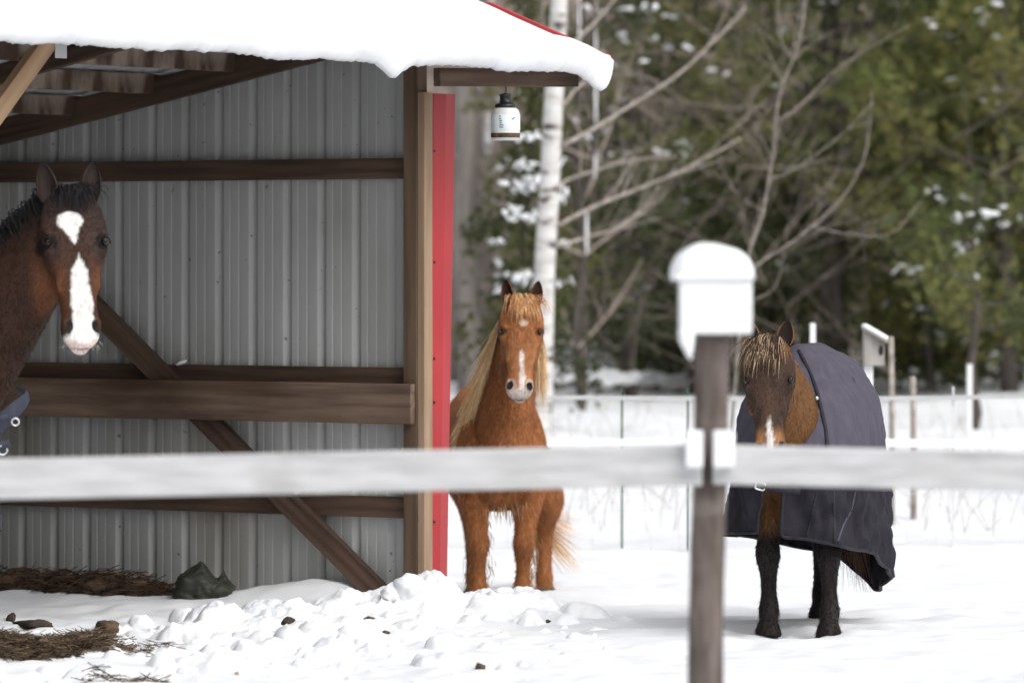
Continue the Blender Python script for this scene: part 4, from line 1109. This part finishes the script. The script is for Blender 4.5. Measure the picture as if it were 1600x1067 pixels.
# ------------------------------------------------------------------ foreground fence
FY = 14.5
ff_ = P(1102, 1400, FY); fbase = Vector((ff_.x, FY, 0))
fence = thing('front_fence', 'out-of-focus fence with one wide dirty white rail across the foreground', 'fence', fbase)
mb = MB(); top = P(1114, 500, FY + .06) - fbase; bot = P(1097, 1330, FY + .06) - fbase; pts = []; rad = []
for k in range(15):
    t = k/14; pts.append(bot.lerp(top, t) + Vector((fbm(t*3, 1, 0)*.004, 0, 0))); rad.append(.0515*(1 - .06*t) + .002*fbm(t*5, 4, 1))
mb.tube(pts, rad, 20); post = mb.build('post', 'fence_wood', fence, smooth=True)
def ribbon(pxs, hh, Y, name):
    mb = MB(); vs_ = []; n = len(pxs)
    for x, y in pxs:
        c = P(x, y, Y) - fbase
        for dy, dz in ((-.011, -hh), (.011, -hh), (.011, hh), (-.011, hh)): vs_.append(c + Vector((0, dy, dz)))
    fs = [(4*i+j, 4*i+(j+1) % 4, 4*i+4+(j+1) % 4, 4*i+4+j) for i in range(n-1) for j in range(4)] + [(3, 2, 1, 0), (4*n-4, 4*n-3, 4*n-2, 4*n-1)]
    mb.add(vs_, fs); return mb.build(name, 'rail_white', fence, bevel=.004)
def sag(x0, y0, x1, y1, k, n=24): return [(x0 + (x1-x0)*i/n, y0 + (y1-y0)*i/n + k*4*(i/n)*(1-i/n)) for i in range(n+1)]
ribbon(sag(-1500, 790, 0, 748, 8) + sag(40, 747.5, 1097, 726.5, 0)[1:], .058, FY - .02, 'rail')
ribbon(sag(1114, 725, 1600, 737.5, 0) + sag(1640, 738.5, 3000, 790, 6), .056, FY - .02, 'rail')
for a, b_ in ((1070, 1097), (1113, 1146)):
    mb = MB(); p0 = P(a, 729, FY) - fbase; p1 = P(b_, 671, FY) - fbase; mb.box((p0.x, -.075, p0.z), (p1.x, -.034, p1.z)); mb.build('rail_bracket', 'white_plastic', fence, bevel=.006)
# white box on the post top
mb = MB(); p0 = P(1062, 522, FY) - fbase; p1 = P(1174, 432, FY) - fbase; mb.box((p0.x, -.055, p0.z), (p1.x, .155, p1.z)); capb = mb.build('post_top_box', 'white_plastic', fence, bevel=.008)
mb = MB(); p0 = P(1054, 436, FY) - fbase; p1 = P(1178, 428, FY) - fbase; mb.box((p0.x, -.070, p0.z), (p1.x, .165, p1.z)); mb.build('box_lid', 'white_plastic', capb, bevel=.004)
mb = MB(); cc = P(1112, 430, FY + .05)
vs_ = []; n1, n2 = 14, 40
for a in range(n1+1):
    t = a/n1; r_ = math.sin(t*math.pi/2)**.9; z = .090*math.cos(t*math.pi/2)**.95
    for b_ in range(n2):
        an = 2*math.pi*b_/n2; e = 3.2; ca, sa = math.cos(an), math.sin(an)
        q = (math.copysign(abs(ca)**(2/e), ca)*.120*r_, math.copysign(abs(sa)**(2/e), sa)*.120*r_)
        vs_.append((q[0], q[1], z + .006*fbm(q[0], q[1], 1, 3, 9)))
for b_ in range(n2):
    x, y, z = vs_[n1*n2+b_]; vs_.append((x*.97, y*.97, -.010 + .008*math.sin(b_*1.1)))
fs = [(i*n2+j, (i+1)*n2+j, (i+1)*n2+(j+1) % n2, i*n2+(j+1) % n2) for i in range(n1+1) for j in range(n2)] + [tuple((n1+1)*n2 + j for j in reversed(range(n2)))]
mb.add(vs_, fs); o = mb.build('snow_dome', 'snow', None, cc, smooth=True); tag(o, 'smooth dome of snow on the white box atop the fence post', 'snow')
mb = MB(); mb.tube([P(1072, 515, FY - .04), P(1073, 532, FY - .04), P(1076, 548, FY - .04), P(1079, 562, FY - .04)], [.024, .022, .013, .004], 10)
o = mb.build('snow_drip', 'snow', None, smooth=True); tag(o, 'small tongue of snow hanging from the left of the post-top box', 'snow')

# ------------------------------------------------------------------ far paddock fence
FB = 30.5
ffence = thing('paddock_fence', 'white two-rail paddock fence behind the ponies', 'fence', (0, FB, 0))
O = Vector((0, FB, 0))
def frail(y0, y1, y2, hh, name, mat, kink=0):
    mb = MB(); pts = [P(-900, y0, FB), P(690, y0, FB), P(1060, y1, FB), P(1360, y1 + kink, FB), P(1600, y2, FB), P(2600, y2, FB)]; vs_ = []
    for p in pts:
        c = p - O
        for dy, dz in ((-.01, -hh), (.01, -hh), (.01, hh), (-.01, hh)): vs_.append(c + Vector((0, dy, dz)))
    n = len(pts)
    mb.add(vs_, [(4*i+j, 4*i+(j+1) % 4, 4*i+4+(j+1) % 4, 4*i+4+j) for i in range(n-1) for j in range(4)]); return mb.build(name, mat, ffence, bevel=.002)
frail(692, 692, 694, .026, 'rail', 'white_plastic')
frail(620, 622, 619, .013, 'rail', 'rail_white', 1)
for yy in (770, 735, 855):
    mb = MB(); mb.tube([P(-900, yy, FB) - O, P(700, yy, FB) - O, P(1100, yy + 3, FB) - O, P(1600, yy, FB) - O, P(2600, yy, FB) - O], .0026, 5); mb.build('wire', 'wire', ffence)
for x in (610, 972, 1075, 1490, 1700):
    p = P(x, 604, FB); z0 = gz(p.x, FB + .04) - .3
    mb = MB(); mb.box((p.x - .006, .018, z0), (p.x + .006, .035, p.z)); mb.build('steel_post', 'green_paint' if x in (1075, 972) else 'wire', ffence)
for x in np.arange(700, 1650, 45):
    p = P(x + random.uniform(-4, 4), 700, FB); mb = MB(); mb.tube([(p.x, .014, gz(p.x, FB)), (p.x, .014, P(0, 735, FB).z)], .0016, 4); mb.build('wire_stay', 'wire', ffence)
# white pole with birdhouse, wood posts
p = P(1357, 690, FB - .1)
bh = thing('birdhouse', 'weathered grey birdhouse with snowy slanted roof on a white pole', 'birdhouse', (p.x, p.y, gz(p.x, p.y)))
z0 = gz(p.x, p.y)
mb = MB(); mb.box((-.026, -.026, -.25), (.026, .026, P(0, 566, FB - .1).z - z0)); mb.build('pole', 'white_plastic', bh, bevel=.004)
zb = P(0, 571, FB - .1).z - z0; zt_l = P(0, 516, FB - .1).z - z0; zt_r = P(0, 534, FB - .1).z - z0
mb = MB(); mb.add([(-.03, -.085, zb), (.092, -.055, zb), (.092, .085, zb), (-.03, .085, zb), (-.03, -.085, zt_l), (.092, -.055, zt_r), (.092, .085, zt_r), (-.03, .085, zt_l)],
                  [(0,3,2,1),(4,5,6,7),(0,1,5,4),(1,2,6,5),(2,3,7,6),(3,0,4,7)]); hb = mb.build('nest_box', 'birdbox', bh, bevel=.003)
beam('roof', 'birdbox', bh, (-.036, 0, zt_l + .012), (.112, 0, zt_r - .002), .22, .016, (0, 1, 0))
beam('roof_snow', 'snow', bh, (-.033, 0, zt_l + .032), (.108, 0, zt_r + .019), .21, .028, (0, 1, 0), .010)
mb = MB(); mb.ellipsoid((.07, -.066, (zb + zt_r)/2 + .02), [Vector((.014, .003, 0)), Vector((0, .006, 0)), Vector((0, 0, .03))], 10, 8); mb.build('entrance_hole', 'binding', hb)
for (x, yt, Y, w, lab) in ((1393, 526, 33, .020, 'thin brown wooden stake right of the birdhouse'), (1427, 588, 34, .022, 'short wooden stake second to the right of the birdhouse'), ):
    q = P(x, yt, Y); mb = MB(); zg = gz(q.x, q.y); mb.tube([(0, 0, -.2), (.004, 0, (q.z - zg)*.5), (-.003, 0, q.z - zg)], [w, w*.95, w*.85], 8)
    o = mb.build('stake', 'sapling', None, (q.x, q.y, zg), smooth=True); tag(o, lab, 'stake')
q = P(1270, 505, 33); zg = gz(q.x, q.y); mb = MB(); mb.box((-.018, -.018, -.2), (.018, .018, q.z - zg)); o = mb.build('marker_post', 'white_plastic', None, (q.x, q.y, zg), bevel=.003); tag(o, 'thin white marker post rising behind the rugged pony\'s back', 'post')
q = P(1515, 569, 40); zg = gz(q.x, q.y); mb = MB(); mb.box((-.02, -.02, -.2), (.02, .02, q.z - zg)); o = mb.build('marker_post', 'white_plastic', None, (q.x, q.y, zg), bevel=.003); tag(o, 'short white post before the slim dark trunk at right', 'post')

# ------------------------------------------------------------------ trees
def grow(mb, p, d, L, r, depth, rs, up=.0, n=6, kids=(3, 5), spread=.7, wob=.16, rend=.25):
    k = max(3, int(L / .22)); k = min(k, 14); pts = [p.copy()]; dd = d.normalized()
    for i in range(k):
        dd = (dd + Vector((rs.gauss(0, wob), rs.gauss(0, wob), rs.gauss(0, wob) + up)) * .6).normalized(); pts.append(pts[-1] + dd * (L/k))
    mb.tube(pts, [r*(1 - (1-rend)*i/k) for i in range(k+1)], n if depth > 0 else 3, cap=False)
    if depth > 0:
        for _ in range(rs.randint(*kids)):
            t = rs.uniform(.25, .98); i = min(k-1, int(t*k)); q = pts[i].lerp(pts[i+1], t*k - i); base = (pts[i+1] - pts[i]).normalized()
            nd = (base + Vector((rs.uniform(-1, 1), rs.uniform(-1, 1), rs.uniform(-.7, 1)))*spread).normalized()
            grow(mb, q, nd, L*rs.uniform(.35, .6), r*(1 - (1-rend)*t)*.55, depth-1, rs, up, max(4, n-2), kids, spread, wob*1.1, .3)
    return pts
def poly(mb, pxs, Y, r0, r1, O_, n=8, rs=None, kids=0, depth=1, yspread=.0, kl=.8, thin=.62):
    """limb following a drawn line at its own depth; returns nothing"""
    pts = []
    arr = catmull([(x, y, 0) for x, y in pxs], 5)
    m_ = len(arr)
    for i, (x, y, _) in enumerate(arr):
        pts.append(P(x, y, Y + yspread*i/m_) - O_)
    r0 *= thin; r1 *= thin; rad = [r0 + (r1 - r0)*i/(m_-1) for i in range(m_)]
    mb.tube(pts, rad, n)
    for _ in range(kids):
        i = rs.randint(int(m_*.2), m_-2); b_ = (pts[i+1] - pts[i]).normalized()
        nd = (b_*.8 + Vector((rs.uniform(-1, 1), rs.uniform(-1, 1), rs.uniform(-.5, .9)))*.7).normalized()
        grow(mb, pts[i], nd, kl*rs.uniform(.4, 1), rad[i]*.5, depth, rs, .02, 5, (2, 4))
rs = random.Random(11)
# birch
BY = 41.0
bp0 = P(846, 690, BY); bO = Vector((bp0.x, BY, gz(bp0.x, BY)))
birch = thing('birch_tree', 'white-barked birch tree rising behind the chestnut pony', 'tree', bO)
mb = MB(); arr = catmull([(842, 705, .115), (846, 600, .108), (850, 440, .098), (858, 300, .094), (866, 140, .088), (874, 0, .078), (884, -200, .068), (890, -700, .045)], 5)
mb.tube([P(x, y, BY) - bO for x, y, r in arr], [r*.86 for x, y, r in arr], 18); mb.build('trunk', 'birch', birch, smooth=True)
for pxs, r0, r1, kids in (([(878, 228), (930, 200), (985, 165), (1055, 120), (1110, 70), (1165, 12)], .030, .012, 2), ([(872, 298), (885, 282), (945, 262), (985, 250), (1060, 245)], .022, .006, 5),
                          ([(872, 352), (930, 322), (1000, 294), (1075, 262), (1160, 215)], .028, .012, 6), ([(868, 385), (920, 370), (965, 355), (1010, 320), (1030, 290)], .022, .006, 5),
                          ([(880, 165), (910, 130), (950, 112)], .022, .012, 2), ([(895, 68), (925, 40), (960, 0), (990, -40)], .020, .01, 2), ([(848, 40), (850, 0), (862, -60)], .016, .01, 1)):
    mb = MB(); poly(mb, pxs, BY - .05, r0, r1, bO, 7, rs, kids, 1, .8, .9); mb.build('branch', 'sapling', birch, smooth=True)
# bare sapling with forked stem
SY = 38.0
sp0 = P(1165, 420, SY); sO = Vector((sp0.x - .05, SY, gz(sp0.x, SY)))
sap = thing('bare_sapling', 'bare forked sapling with arching pale stems behind the fence post', 'tree', sO)
for pxs, r0, r1, kids in (([(1140, 700), (1152, 560), (1165, 420), (1192, 330), (1206, 250), (1218, 150), (1250, 60), (1262, -40)], .032, .016, 9), ([(1165, 440), (1185, 412), (1235, 380), (1290, 335), (1330, 290), (1355, 230), (1362, 140)], .020, .007, 8),
                          ([(1204, 280), (1240, 265), (1310, 215), (1365, 160)], .013, .006, 5), ([(1214, 190), (1250, 165), (1295, 120), (1335, 90), (1420, 40)], .013, .005, 5),
                          ([(1262, 352), (1320, 365), (1390, 366), (1440, 315)], .011, .005, 4), ([(1175, 470), (1210, 450), (1225, 400), (1230, 350)], .010, .004, 3), ([(1236, 90), (1220, 60), (1215, 10), (1222, -30)], .010, .005, 3),
                          ([(1192, 330), (1150, 300), (1120, 250)], .008, .004, 3)):
    mb = MB(); poly(mb, pxs, SY, r0, r1, sO, 7, rs, kids, 2, .6, .75, .46); mb.build('stem', 'sapling_grey', sap, smooth=True)

GREEN = 1.85*np.array([[.076, .094, .032], [.098, .112, .038], [.120, .124, .042], [.060, .074, .028], [.135, .130, .048]])
def conifer(name, label, px, Y, H, crown_r, z_lo, nb, r0, group, tufts=75, needle=.12, green=None, droop=0., snow=.15, seed=0, bias=0, dens=.46, lean=0, flat_=.15):
    rs = random.Random(seed); nr = np.random.default_rng(seed)
    if H > 6.9: nb = int(nb*(.25 + .75*6.9/H)); H = 6.9  # crowns cut short above the view so more sky light reaches the wood
    p = P(px, 600, Y); O_ = Vector((p.x, Y, gz(p.x, Y)))
    t_ = thing(name, label, 'tree', O_, 0, group)
    mb = MB(); k = 12; tp = [Vector((lean*(i/k) + rs.gauss(0, .03), rs.gauss(0, .03), -.2 + (H+.2)*i/k)) for i in range(k+1)]
    mb.tube(tp, [r0*(1 - .75*i/k) for i in range(k+1)], 10); mb.build('trunk', 'bark', t_, smooth=True)
    limb = MB(); snw = MB(); TP = []; TD = []; TC = []
    green = GREEN if green is None else green
    for b_ in range(nb):
        f_ = (b_ + rs.random())/nb; z = z_lo + (H - z_lo)*f_*.98
        az = rs.uniform(0, 2*math.pi)
        if bias and rs.random() < abs(bias): az = (0 if bias > 0 else math.pi) + rs.gauss(0, .7)
        L_ = crown_r*(1 - .8*max(0, f_ - .15))*rs.uniform(.6, 1.1)
        dd = Vector((math.cos(az), math.sin(az), .12 - droop)); pts = [tp[min(k, int((z+.2)/(H+.2)*k))].copy()]; pts[0].z = z; m_ = 8
        for i in range(m_):
            dd = (dd + Vector((rs.gauss(0, .1), rs.gauss(0, .1), rs.gauss(0, .05) + .03 - droop*.1))).normalized(); pts.append(pts[-1] + dd*(L_/m_))
        rb = r0*.20*(1 - .6*f_) + .008
        limb.tube(pts, [rb*(1 - .8*i/m_) for i in range(m_+1)], 5, cap=False)
        base_col = green[nr.integers(len(green))]
        nt_ = int(tufts*L_/crown_r*(1 + .5*rs.random()))
        tt = nr.uniform(.18, 1.05, nt_)**.8; ii = np.minimum((tt*m_).astype(int), m_-1); fr_ = np.clip(tt*m_ - ii, 0, 1.2)
        PA = np.array([list(q) for q in pts]); base = PA[ii]*(1-fr_)[:, None] + PA[ii+1]*fr_[:, None]
        lat = np.array([-math.sin(az), math.cos(az), 0]); spread = L_*dens*(1.15 - .6*tt)
        off = lat[None]*(nr.normal(0, .5, nt_)*spread)[:, None]; off[:, 2] += nr.normal(0, flat_, nt_) - droop*.25*np.abs(nr.normal(0, .3, nt_))
        TP.append(base + off); dvec = np.tile(np.array([dd.x, dd.y, dd.z + .25]), (nt_, 1)) + nr.normal(0, .5, (nt_, 3)); TD.append(dvec)
        TC.append(base_col[None]*nr.uniform(.6, 1.45, (nt_, 1)))
        for i in range(m_//2):     # side twigs
            q = pts[rs.randint(2, m_)]; limb.tube([q, q + Vector((lat[0], lat[1], .05))*rs.uniform(-1, 1)*L_*dens*.9], [.008, .003], 3, cap=False)
        if rs.random() < snow:
            for _ in range(rs.randint(3, 9)):
                i = rs.randint(2, m_); q = pts[i]
                snw.ellipsoid(q + Vector((rs.gauss(0, .12), rs.gauss(0, .12), rs.gauss(.02, .03))), [Vector((rs.uniform(.02, .07), 0, rs.gauss(0, .02))), Vector((0, rs.uniform(.02, .05), 0)), Vector((0, 0, rs.uniform(.012, .03)))], 8, 6)
    TP = np.concatenate(TP); TD = np.concatenate(TD); TC = np.concatenate(TC); n = len(TP); nn = 8
    TD /= np.linalg.norm(TD, axis=1)[:, None]
    dirs = np.repeat(TD, nn, 0) + nr.normal(0, .6, (n*nn, 3)); dirs /= np.linalg.norm(dirs, axis=1)[:, None]
    root_ = np.repeat(TP, nn, 0); sd_ = np.cross(dirs, nr.normal(0, 1, dirs.shape)); sd_ /= np.linalg.norm(sd_, axis=1)[:, None] + 1e-9
    ln = needle*nr.uniform(.6, 1.25, (n*nn, 1)); w = .0105
    V = np.stack([root_ - sd_*w, root_ + sd_*w, root_ + dirs*ln], 1).reshape(-1, 3); C = np.repeat(np.repeat(TC, nn, 0)*nr.uniform(.8, 1.2, (n*nn, 1)), 3, 0)
    me = bpy.data.meshes.new('crown'); me.vertices.add(len(V)); me.vertices.foreach_set('co', V.ravel().astype(np.float32))
    nf = len(V)//3; me.loops.add(nf*3); me.loops.foreach_set('vertex_index', np.arange(nf*3, dtype=np.int32)); me.polygons.add(nf)
    me.polygons.foreach_set('loop_start', np.arange(0, nf*3, 3, dtype=np.int32)); me.update(calc_edges=True); setcol(me, np.clip(C, 0, 1))
    cr_ = link('crown', me, 'leaf', t_); cr_['kind'] = 'stuff'
    limb.build('limbs', 'bark', t_, smooth=True)['kind'] = 'stuff'
    if snw.v: snw.build('clinging_snow', 'snow', t_, smooth=True)['kind'] = 'stuff'
    return t_
G2 = GREEN*np.array([.85, .85, .9])
HEM = 1.9*np.array([[.050, .062, .024], [.070, .078, .030], [.038, .046, .022], [.085, .085, .038]])
conifer('pine_tree', 'tall dark-trunked pine standing behind the rugged pony', 1305, 54, 10, 2.9, 1.5, 56, .17, 'pines at the edge of the wood', 150, .13, None, 0, .75, 1, .35)
conifer('pine_tree', 'broad green pine filling the upper right corner', 1570, 52, 9.5, 2.7, 1.3, 74, .10, 'pines at the edge of the wood', 170, .13, None, 0, .3, 2)
conifer('pine_tree', 'yellowish green pine between the tall pine and the right edge', 1470, 60, 10, 2.6, 1.4, 54, .14, 'pines at the edge of the wood', 160, .13, GREEN*1.1, 0, .3, 3)
conifer('pine_tree', 'pine just outside the right edge with boughs reaching in', 1690, 56, 10, 2.8, 1.0, 50, .15, 'pines at the edge of the wood', 150, .13, None, 0, .3, 4)
conifer('pine_tree', 'shaded pine deep in the wood behind the tall pine', 1390, 70, 11, 3.2, .6, 54, .17, 'pines at the edge of the wood', 150, .15, G2, 0, .2, 5)
conifer('hemlock_tree', 'loose dark hemlock with drooping boughs right of the birch', 985, 53, 8.5, 2.1, .9, 52, .08, 'hemlocks behind the birch', 110, .10, HEM, .22, .25, 6)
conifer('hemlock_tree', 'hemlock behind the post-top box with a low sweeping skirt', 1090, 55, 8.5, 2.2, .5, 50, .09, 'hemlocks behind the birch', 110, .10, HEM, .22, .2, 7)
conifer('hemlock_tree', 'small hemlock close behind the birch trunk', 905, 51, 7, 1.3, 1.0, 30, .06, 'hemlocks behind the birch', 75, .10, HEM, .2, .3, 8)
conifer('hemlock_tree', 'hemlock between the sapling and the tall pine', 1205, 57, 9, 2.1, .8, 48, .10, 'hemlocks behind the birch', 100, .11, HEM, .15, .2, 9)
conifer('pine_tree', 'slim dark trunk with low needles rising from the snow bank at right', 1522, 46, 2.3, 1.2, .9, 14, .055, 'pines at the edge of the wood', 50, .11, G2, .0, .3, 10)
for i, (px, Y, H, cr_, lab) in enumerate([(1135, 56, 3.2, 1.2, 'low bushy young pine behind the post-top box'), (1250, 60, 3.4, 1.3, 'low young pine right behind the rugged pony head'), (1365, 57, 3.6, 1.4, 'low bushy young pine behind the birdhouse'),
        (1455, 53, 3.4, 1.3, 'low young pine right of the birdhouse stakes'), (1590, 54, 3.8, 1.4, 'low bushy young pine at the right edge'), (960, 60, 3.0, 1.2, 'low young pine behind the snowy fallen log'), (1050, 57, 2.8, 1.1, 'low young pine left of the post-top box'), (1680, 52, 3.5, 1.3, 'young pine just past the right edge')]):
    conifer('young_pine', lab, px, Y, H, cr_*1.15, .06, 30, .04, 'young pines along the snow bank', 130, .12, GREEN if px > 1200 else HEM*1.2, .08, .25, 40 + i)
# young snow-laden spruce left of the birch
sp = conifer('young_spruce', 'young spruce with snow-laden boughs left of the birch trunk', 822, 44, 4.2, .66, .7, 34, .035, None, 60, .07, HEM*.85, .45, 0, 12, 0, .30)
spO = sp.location
mb = MB()
for (x, y, w, hh) in ((826, 214, 16, 7), (818, 258, 20, 5), (806, 288, 22, 8), (838, 280, 14, 10), (780, 262, 6, 3), (800, 332, 20, 8), (828, 336, 14, 8), (776, 377, 12, 4), (800, 432, 26, 12), (838, 440, 14, 10), (874, 300, 8, 14), (880, 380, 8, 5), (876, 440, 10, 8), (780, 410, 8, 4), (865, 255, 10, 8), (795, 455, 18, 6)):
    for q in range(11):
        c = P(x + rs.gauss(0, w*.62), y + rs.gauss(0, hh*.55), 43.6 + rs.uniform(-.2, .3)) - spO; s0 = 43.6/F
        mb.ellipsoid(c, [Vector((w*rs.uniform(.2, .5)*s0, 0, rs.gauss(0, .025))), Vector((0, .06, 0)), Vector((0, 0, hh*rs.uniform(.25, .6)*s0))], 9, 6)
mb.build('bough_snow', 'snow', sp, smooth=True)['kind'] = 'stuff'

# bare grey trees in the wood
BT = [(712, 58, .085), (729, 52, .115), (745, 66, .09), (757, 60, .12), (772, 74, .10), (796, 56, .045), (816, 66, .05), (838, 78, .09), (893, 70, .06), (911, 48, .035), (938, 80, .10), (962, 66, .05), (1002, 84, .12), (1022, 74, .07),
      (1046, 82, .10), (1098, 78, .06), (1128, 86, .11), (1160, 76, .08), (1186, 82, .10), (1238, 86, .12), (1268, 78, .07), (640, 62, .12), (590, 56, .08), (540, 66, .12), (480, 60, .10), (400, 68, .12)]
for i, (px, Y, r) in enumerate(BT):
    p = P(px, 600, Y); O_ = Vector((p.x, Y, gz(p.x, Y)))
    if px == 911: lab = 'slim dark sapling trunk standing just beyond the fence right of the chestnut pony'
    elif px in (712, 729, 745, 757): lab = {712: 'bare grey trunk nearest the red trim', 729: 'nearest bare grey trunk between red trim and hanging jar', 745: 'far bare grey trunk left of the hanging jar', 757: 'thick bare grey trunk under the left of the hanging jar'}[px]
    else: lab = {772: 'bare grey trunk straight below the hanging jar', 796: 'thin bare stem just right of the hanging jar', 816: 'thin bare stem left of the snowy young spruce', 838: 'bare trunk half hidden behind the left side of the birch',
                 893: 'slender bare tree close to the right side of the birch', 938: 'bare tree behind the lowest birch branch', 962: 'thin bare tree in the thicket above the snowy log', 1002: 'stout bare trunk among the hemlocks midway between birch and post-top box',
                 1022: 'slim bare trunk among the hemlocks left of the post-top box', 1046: 'bare trunk rising at the left edge of the post-top box', 1098: 'slim bare trunk rising above the post-top snow dome', 1128: 'stout bare trunk above the right of the post-top snow dome',
                 1160: 'bare trunk beside the fork of the bare sapling', 1186: 'bare trunk crossing behind the upright sapling stem', 1238: 'stout bare trunk between the sapling and the tall pine', 1268: 'slim bare trunk next to the tall pine, left of it', }.get(px, 'bare grey tree hidden behind the shed wall')
    t_ = thing('bare_tree', lab, 'tree', O_, 0, 'bare trees in the wood'); rs = random.Random(100 + i)
    mb = MB(); H = 9 if r > .06 else 4.5; k = 10; pts = [Vector((rs.gauss(0, .04)*j*.4, rs.gauss(0, .03), -.3 + H*j/k)) for j in range(k+1)]
    mb.tube(pts, [r*(1 - .45*j/k) for j in range(k+1)], 10); mb.build('trunk', 'bark_grey' if r > .04 else 'bark', t_, smooth=True)
    mb = MB()
    for _ in range(16 if r > .06 else 9):
        q = pts[rs.randint(2, k-1)]; az = rs.uniform(0, 6.28); grow(mb, q, Vector((math.cos(az), math.sin(az), rs.uniform(.1, .9))), rs.uniform(.8, 2.2), r*.2 + .006, 1, rs, .03, 5, (3, 6))
    mb.build('branches', 'twig', t_, smooth=True)['kind'] = 'stuff'
    if i < 10 or i % 4 == 0:       # wind-blown snow stuck to one side of the bark
        mb = MB(); zz = rs.uniform(.8, 3)
        for _ in range(5):
            zz += rs.uniform(.2, .8); f_ = min(1, zz/H); rr_ = r*(1 - .45*f_); q = pts[min(k, max(0, int((zz + .3)/H*k)))]
            mb.ellipsoid((q.x + rr_*.55, q.y - rr_*.75, zz), [Vector((rr_*.42, 0, 0)), Vector((0, rr_*.3, 0)), Vector((0, 0, rs.uniform(.12, .45)))], 8, 8)
        mb.build('stuck_snow', 'snow', t_, smooth=True)['kind'] = 'stuff'
# thicket of twigs and dead leaves: nobody could count it
mb = MB(); rs = random.Random(5)
for i in range(1500):
    Y = rs.uniform(58, 80); px = rs.uniform(420, 1900) if i % 3 else rs.uniform(690, 1260); p = P(px, 600, Y); z = gz(p.x, Y)
    grow(mb, Vector((p.x, Y, z + rs.uniform(-.1, 3.8))), Vector((rs.gauss(0, .7), rs.gauss(0, .5), rs.uniform(.0, 1.3))), rs.uniform(1, 2.6), rs.uniform(.006, .016), 1, rs, .02, 4, (4, 7), .8, .2)
for i in range(520):
    Y = rs.uniform(49, 62); px = rs.uniform(860, 1270) if i % 4 else rs.uniform(300, 1700); p = P(px, 600, Y); z = gz(p.x, Y)
    grow(mb, Vector((p.x, Y, z + rs.uniform(.2, 3.6))), Vector((rs.gauss(0, .8), rs.gauss(0, .5), rs.uniform(-.1, 1.2))), rs.uniform(.8, 2.0), rs.uniform(.003, .006), 1, rs, .02, 3, (4, 7), .8, .2)
o = mb.build('thicket', 'twig'); tag(o, 'tangled grey-brown thicket of twigs under the trees', 'thicket', kind='stuff')
n = 9000; nr = np.random.default_rng(33); Yl = nr.uniform(58, 86, n); px = nr.uniform(420, 1900, n); X = (px - 800)*Yl/F
Z = np.array([gz(a, b_) for a, b_ in zip(X, Yl)]) + nr.uniform(.2, 6, n)
cl = fbm; keep = np.array([fbm(a, b_, c, 2, .5) > .08 for a, b_, c in zip(X, Yl, Z)])
X, Yl, Z = X[keep], Yl[keep], Z[keep]; n = len(X)
c0 = np.stack([X, Yl, Z], 1); a1 = nr.normal(0, .045, (n, 3)); a2 = nr.normal(0, .045, (n, 3)); V = np.stack([c0, c0 + a1, c0 + a2], 1).reshape(-1, 3)
me = bpy.data.meshes.new('dead_leaves'); me.from_pydata(V.tolist(), [], np.arange(n*3).reshape(-1, 3).tolist()); cb = np.array([.26, .16, .10])[None]*nr.uniform(.5, 1.3, (n, 1)); setcol(me, np.repeat(cb, 3, 0))
o = link('dead_leaves', me, 'leaf'); tag(o, 'withered tan leaves clinging in the undergrowth', 'leaves', kind='stuff')
# snow-covered log beyond the fence, weeds
for i, (x0, y0, x1, y1, Y, r, lab) in enumerate([(862, 596, 985, 606, 52, .055, 'fallen log under a roll of snow right of the chestnut pony'), (985, 604, 1090, 615, 55, .05, 'second fallen log lying farther right under hemlock skirt')]):
    a = P(x0, y0, Y); b_ = P(x1, y1, Y + .6); O_ = a.copy(); t_ = thing('fallen_log', lab, 'log', O_)
    mb = MB(); mb.tube([a - O_, (b_ - a)*.5 + Vector((0, 0, .03)), b_ - O_], [r, r*.9, r*.7], 10); mb.build('log', 'bark', t_, smooth=True)
    mb = MB(); rs = random.Random(9 + i)
    for q in range(26):
        c_ = (b_ - a)*rs.random() + Vector((rs.gauss(0, .03), rs.gauss(0, .05), r*.8 + rs.uniform(0, .09))); mb.ellipsoid(c_, [Vector((rs.uniform(.06, .18), 0, rs.gauss(0, .015))), Vector((0, .09, 0)), Vector((0, 0, rs.uniform(.03, .075)))], 9, 6)
    mb.build('log_snow', 'snow', t_, smooth=True)['kind'] = 'stuff'
mb = MB(); rs = random.Random(77)
for i in range(220):
    x = rs.choice([rs.uniform(860, 1060), rs.uniform(1380, 1620), rs.uniform(700, 1700)]); Y = rs.uniform(31.5, 46); p = P(x, 0, Y); z = gz(p.x, Y)
    grow(mb, Vector((p.x, Y, z - .02)), Vector((rs.gauss(0, .35), rs.gauss(0, .3), 1)), rs.uniform(.12, .55), .0035, 1, rs, .0, 3, (1, 3), .5, .2)
o = mb.build('dry_weeds', 'sapling'); tag(o, 'dry brown weed stalks poking through the snow beyond the fence', 'weeds', kind='stuff')
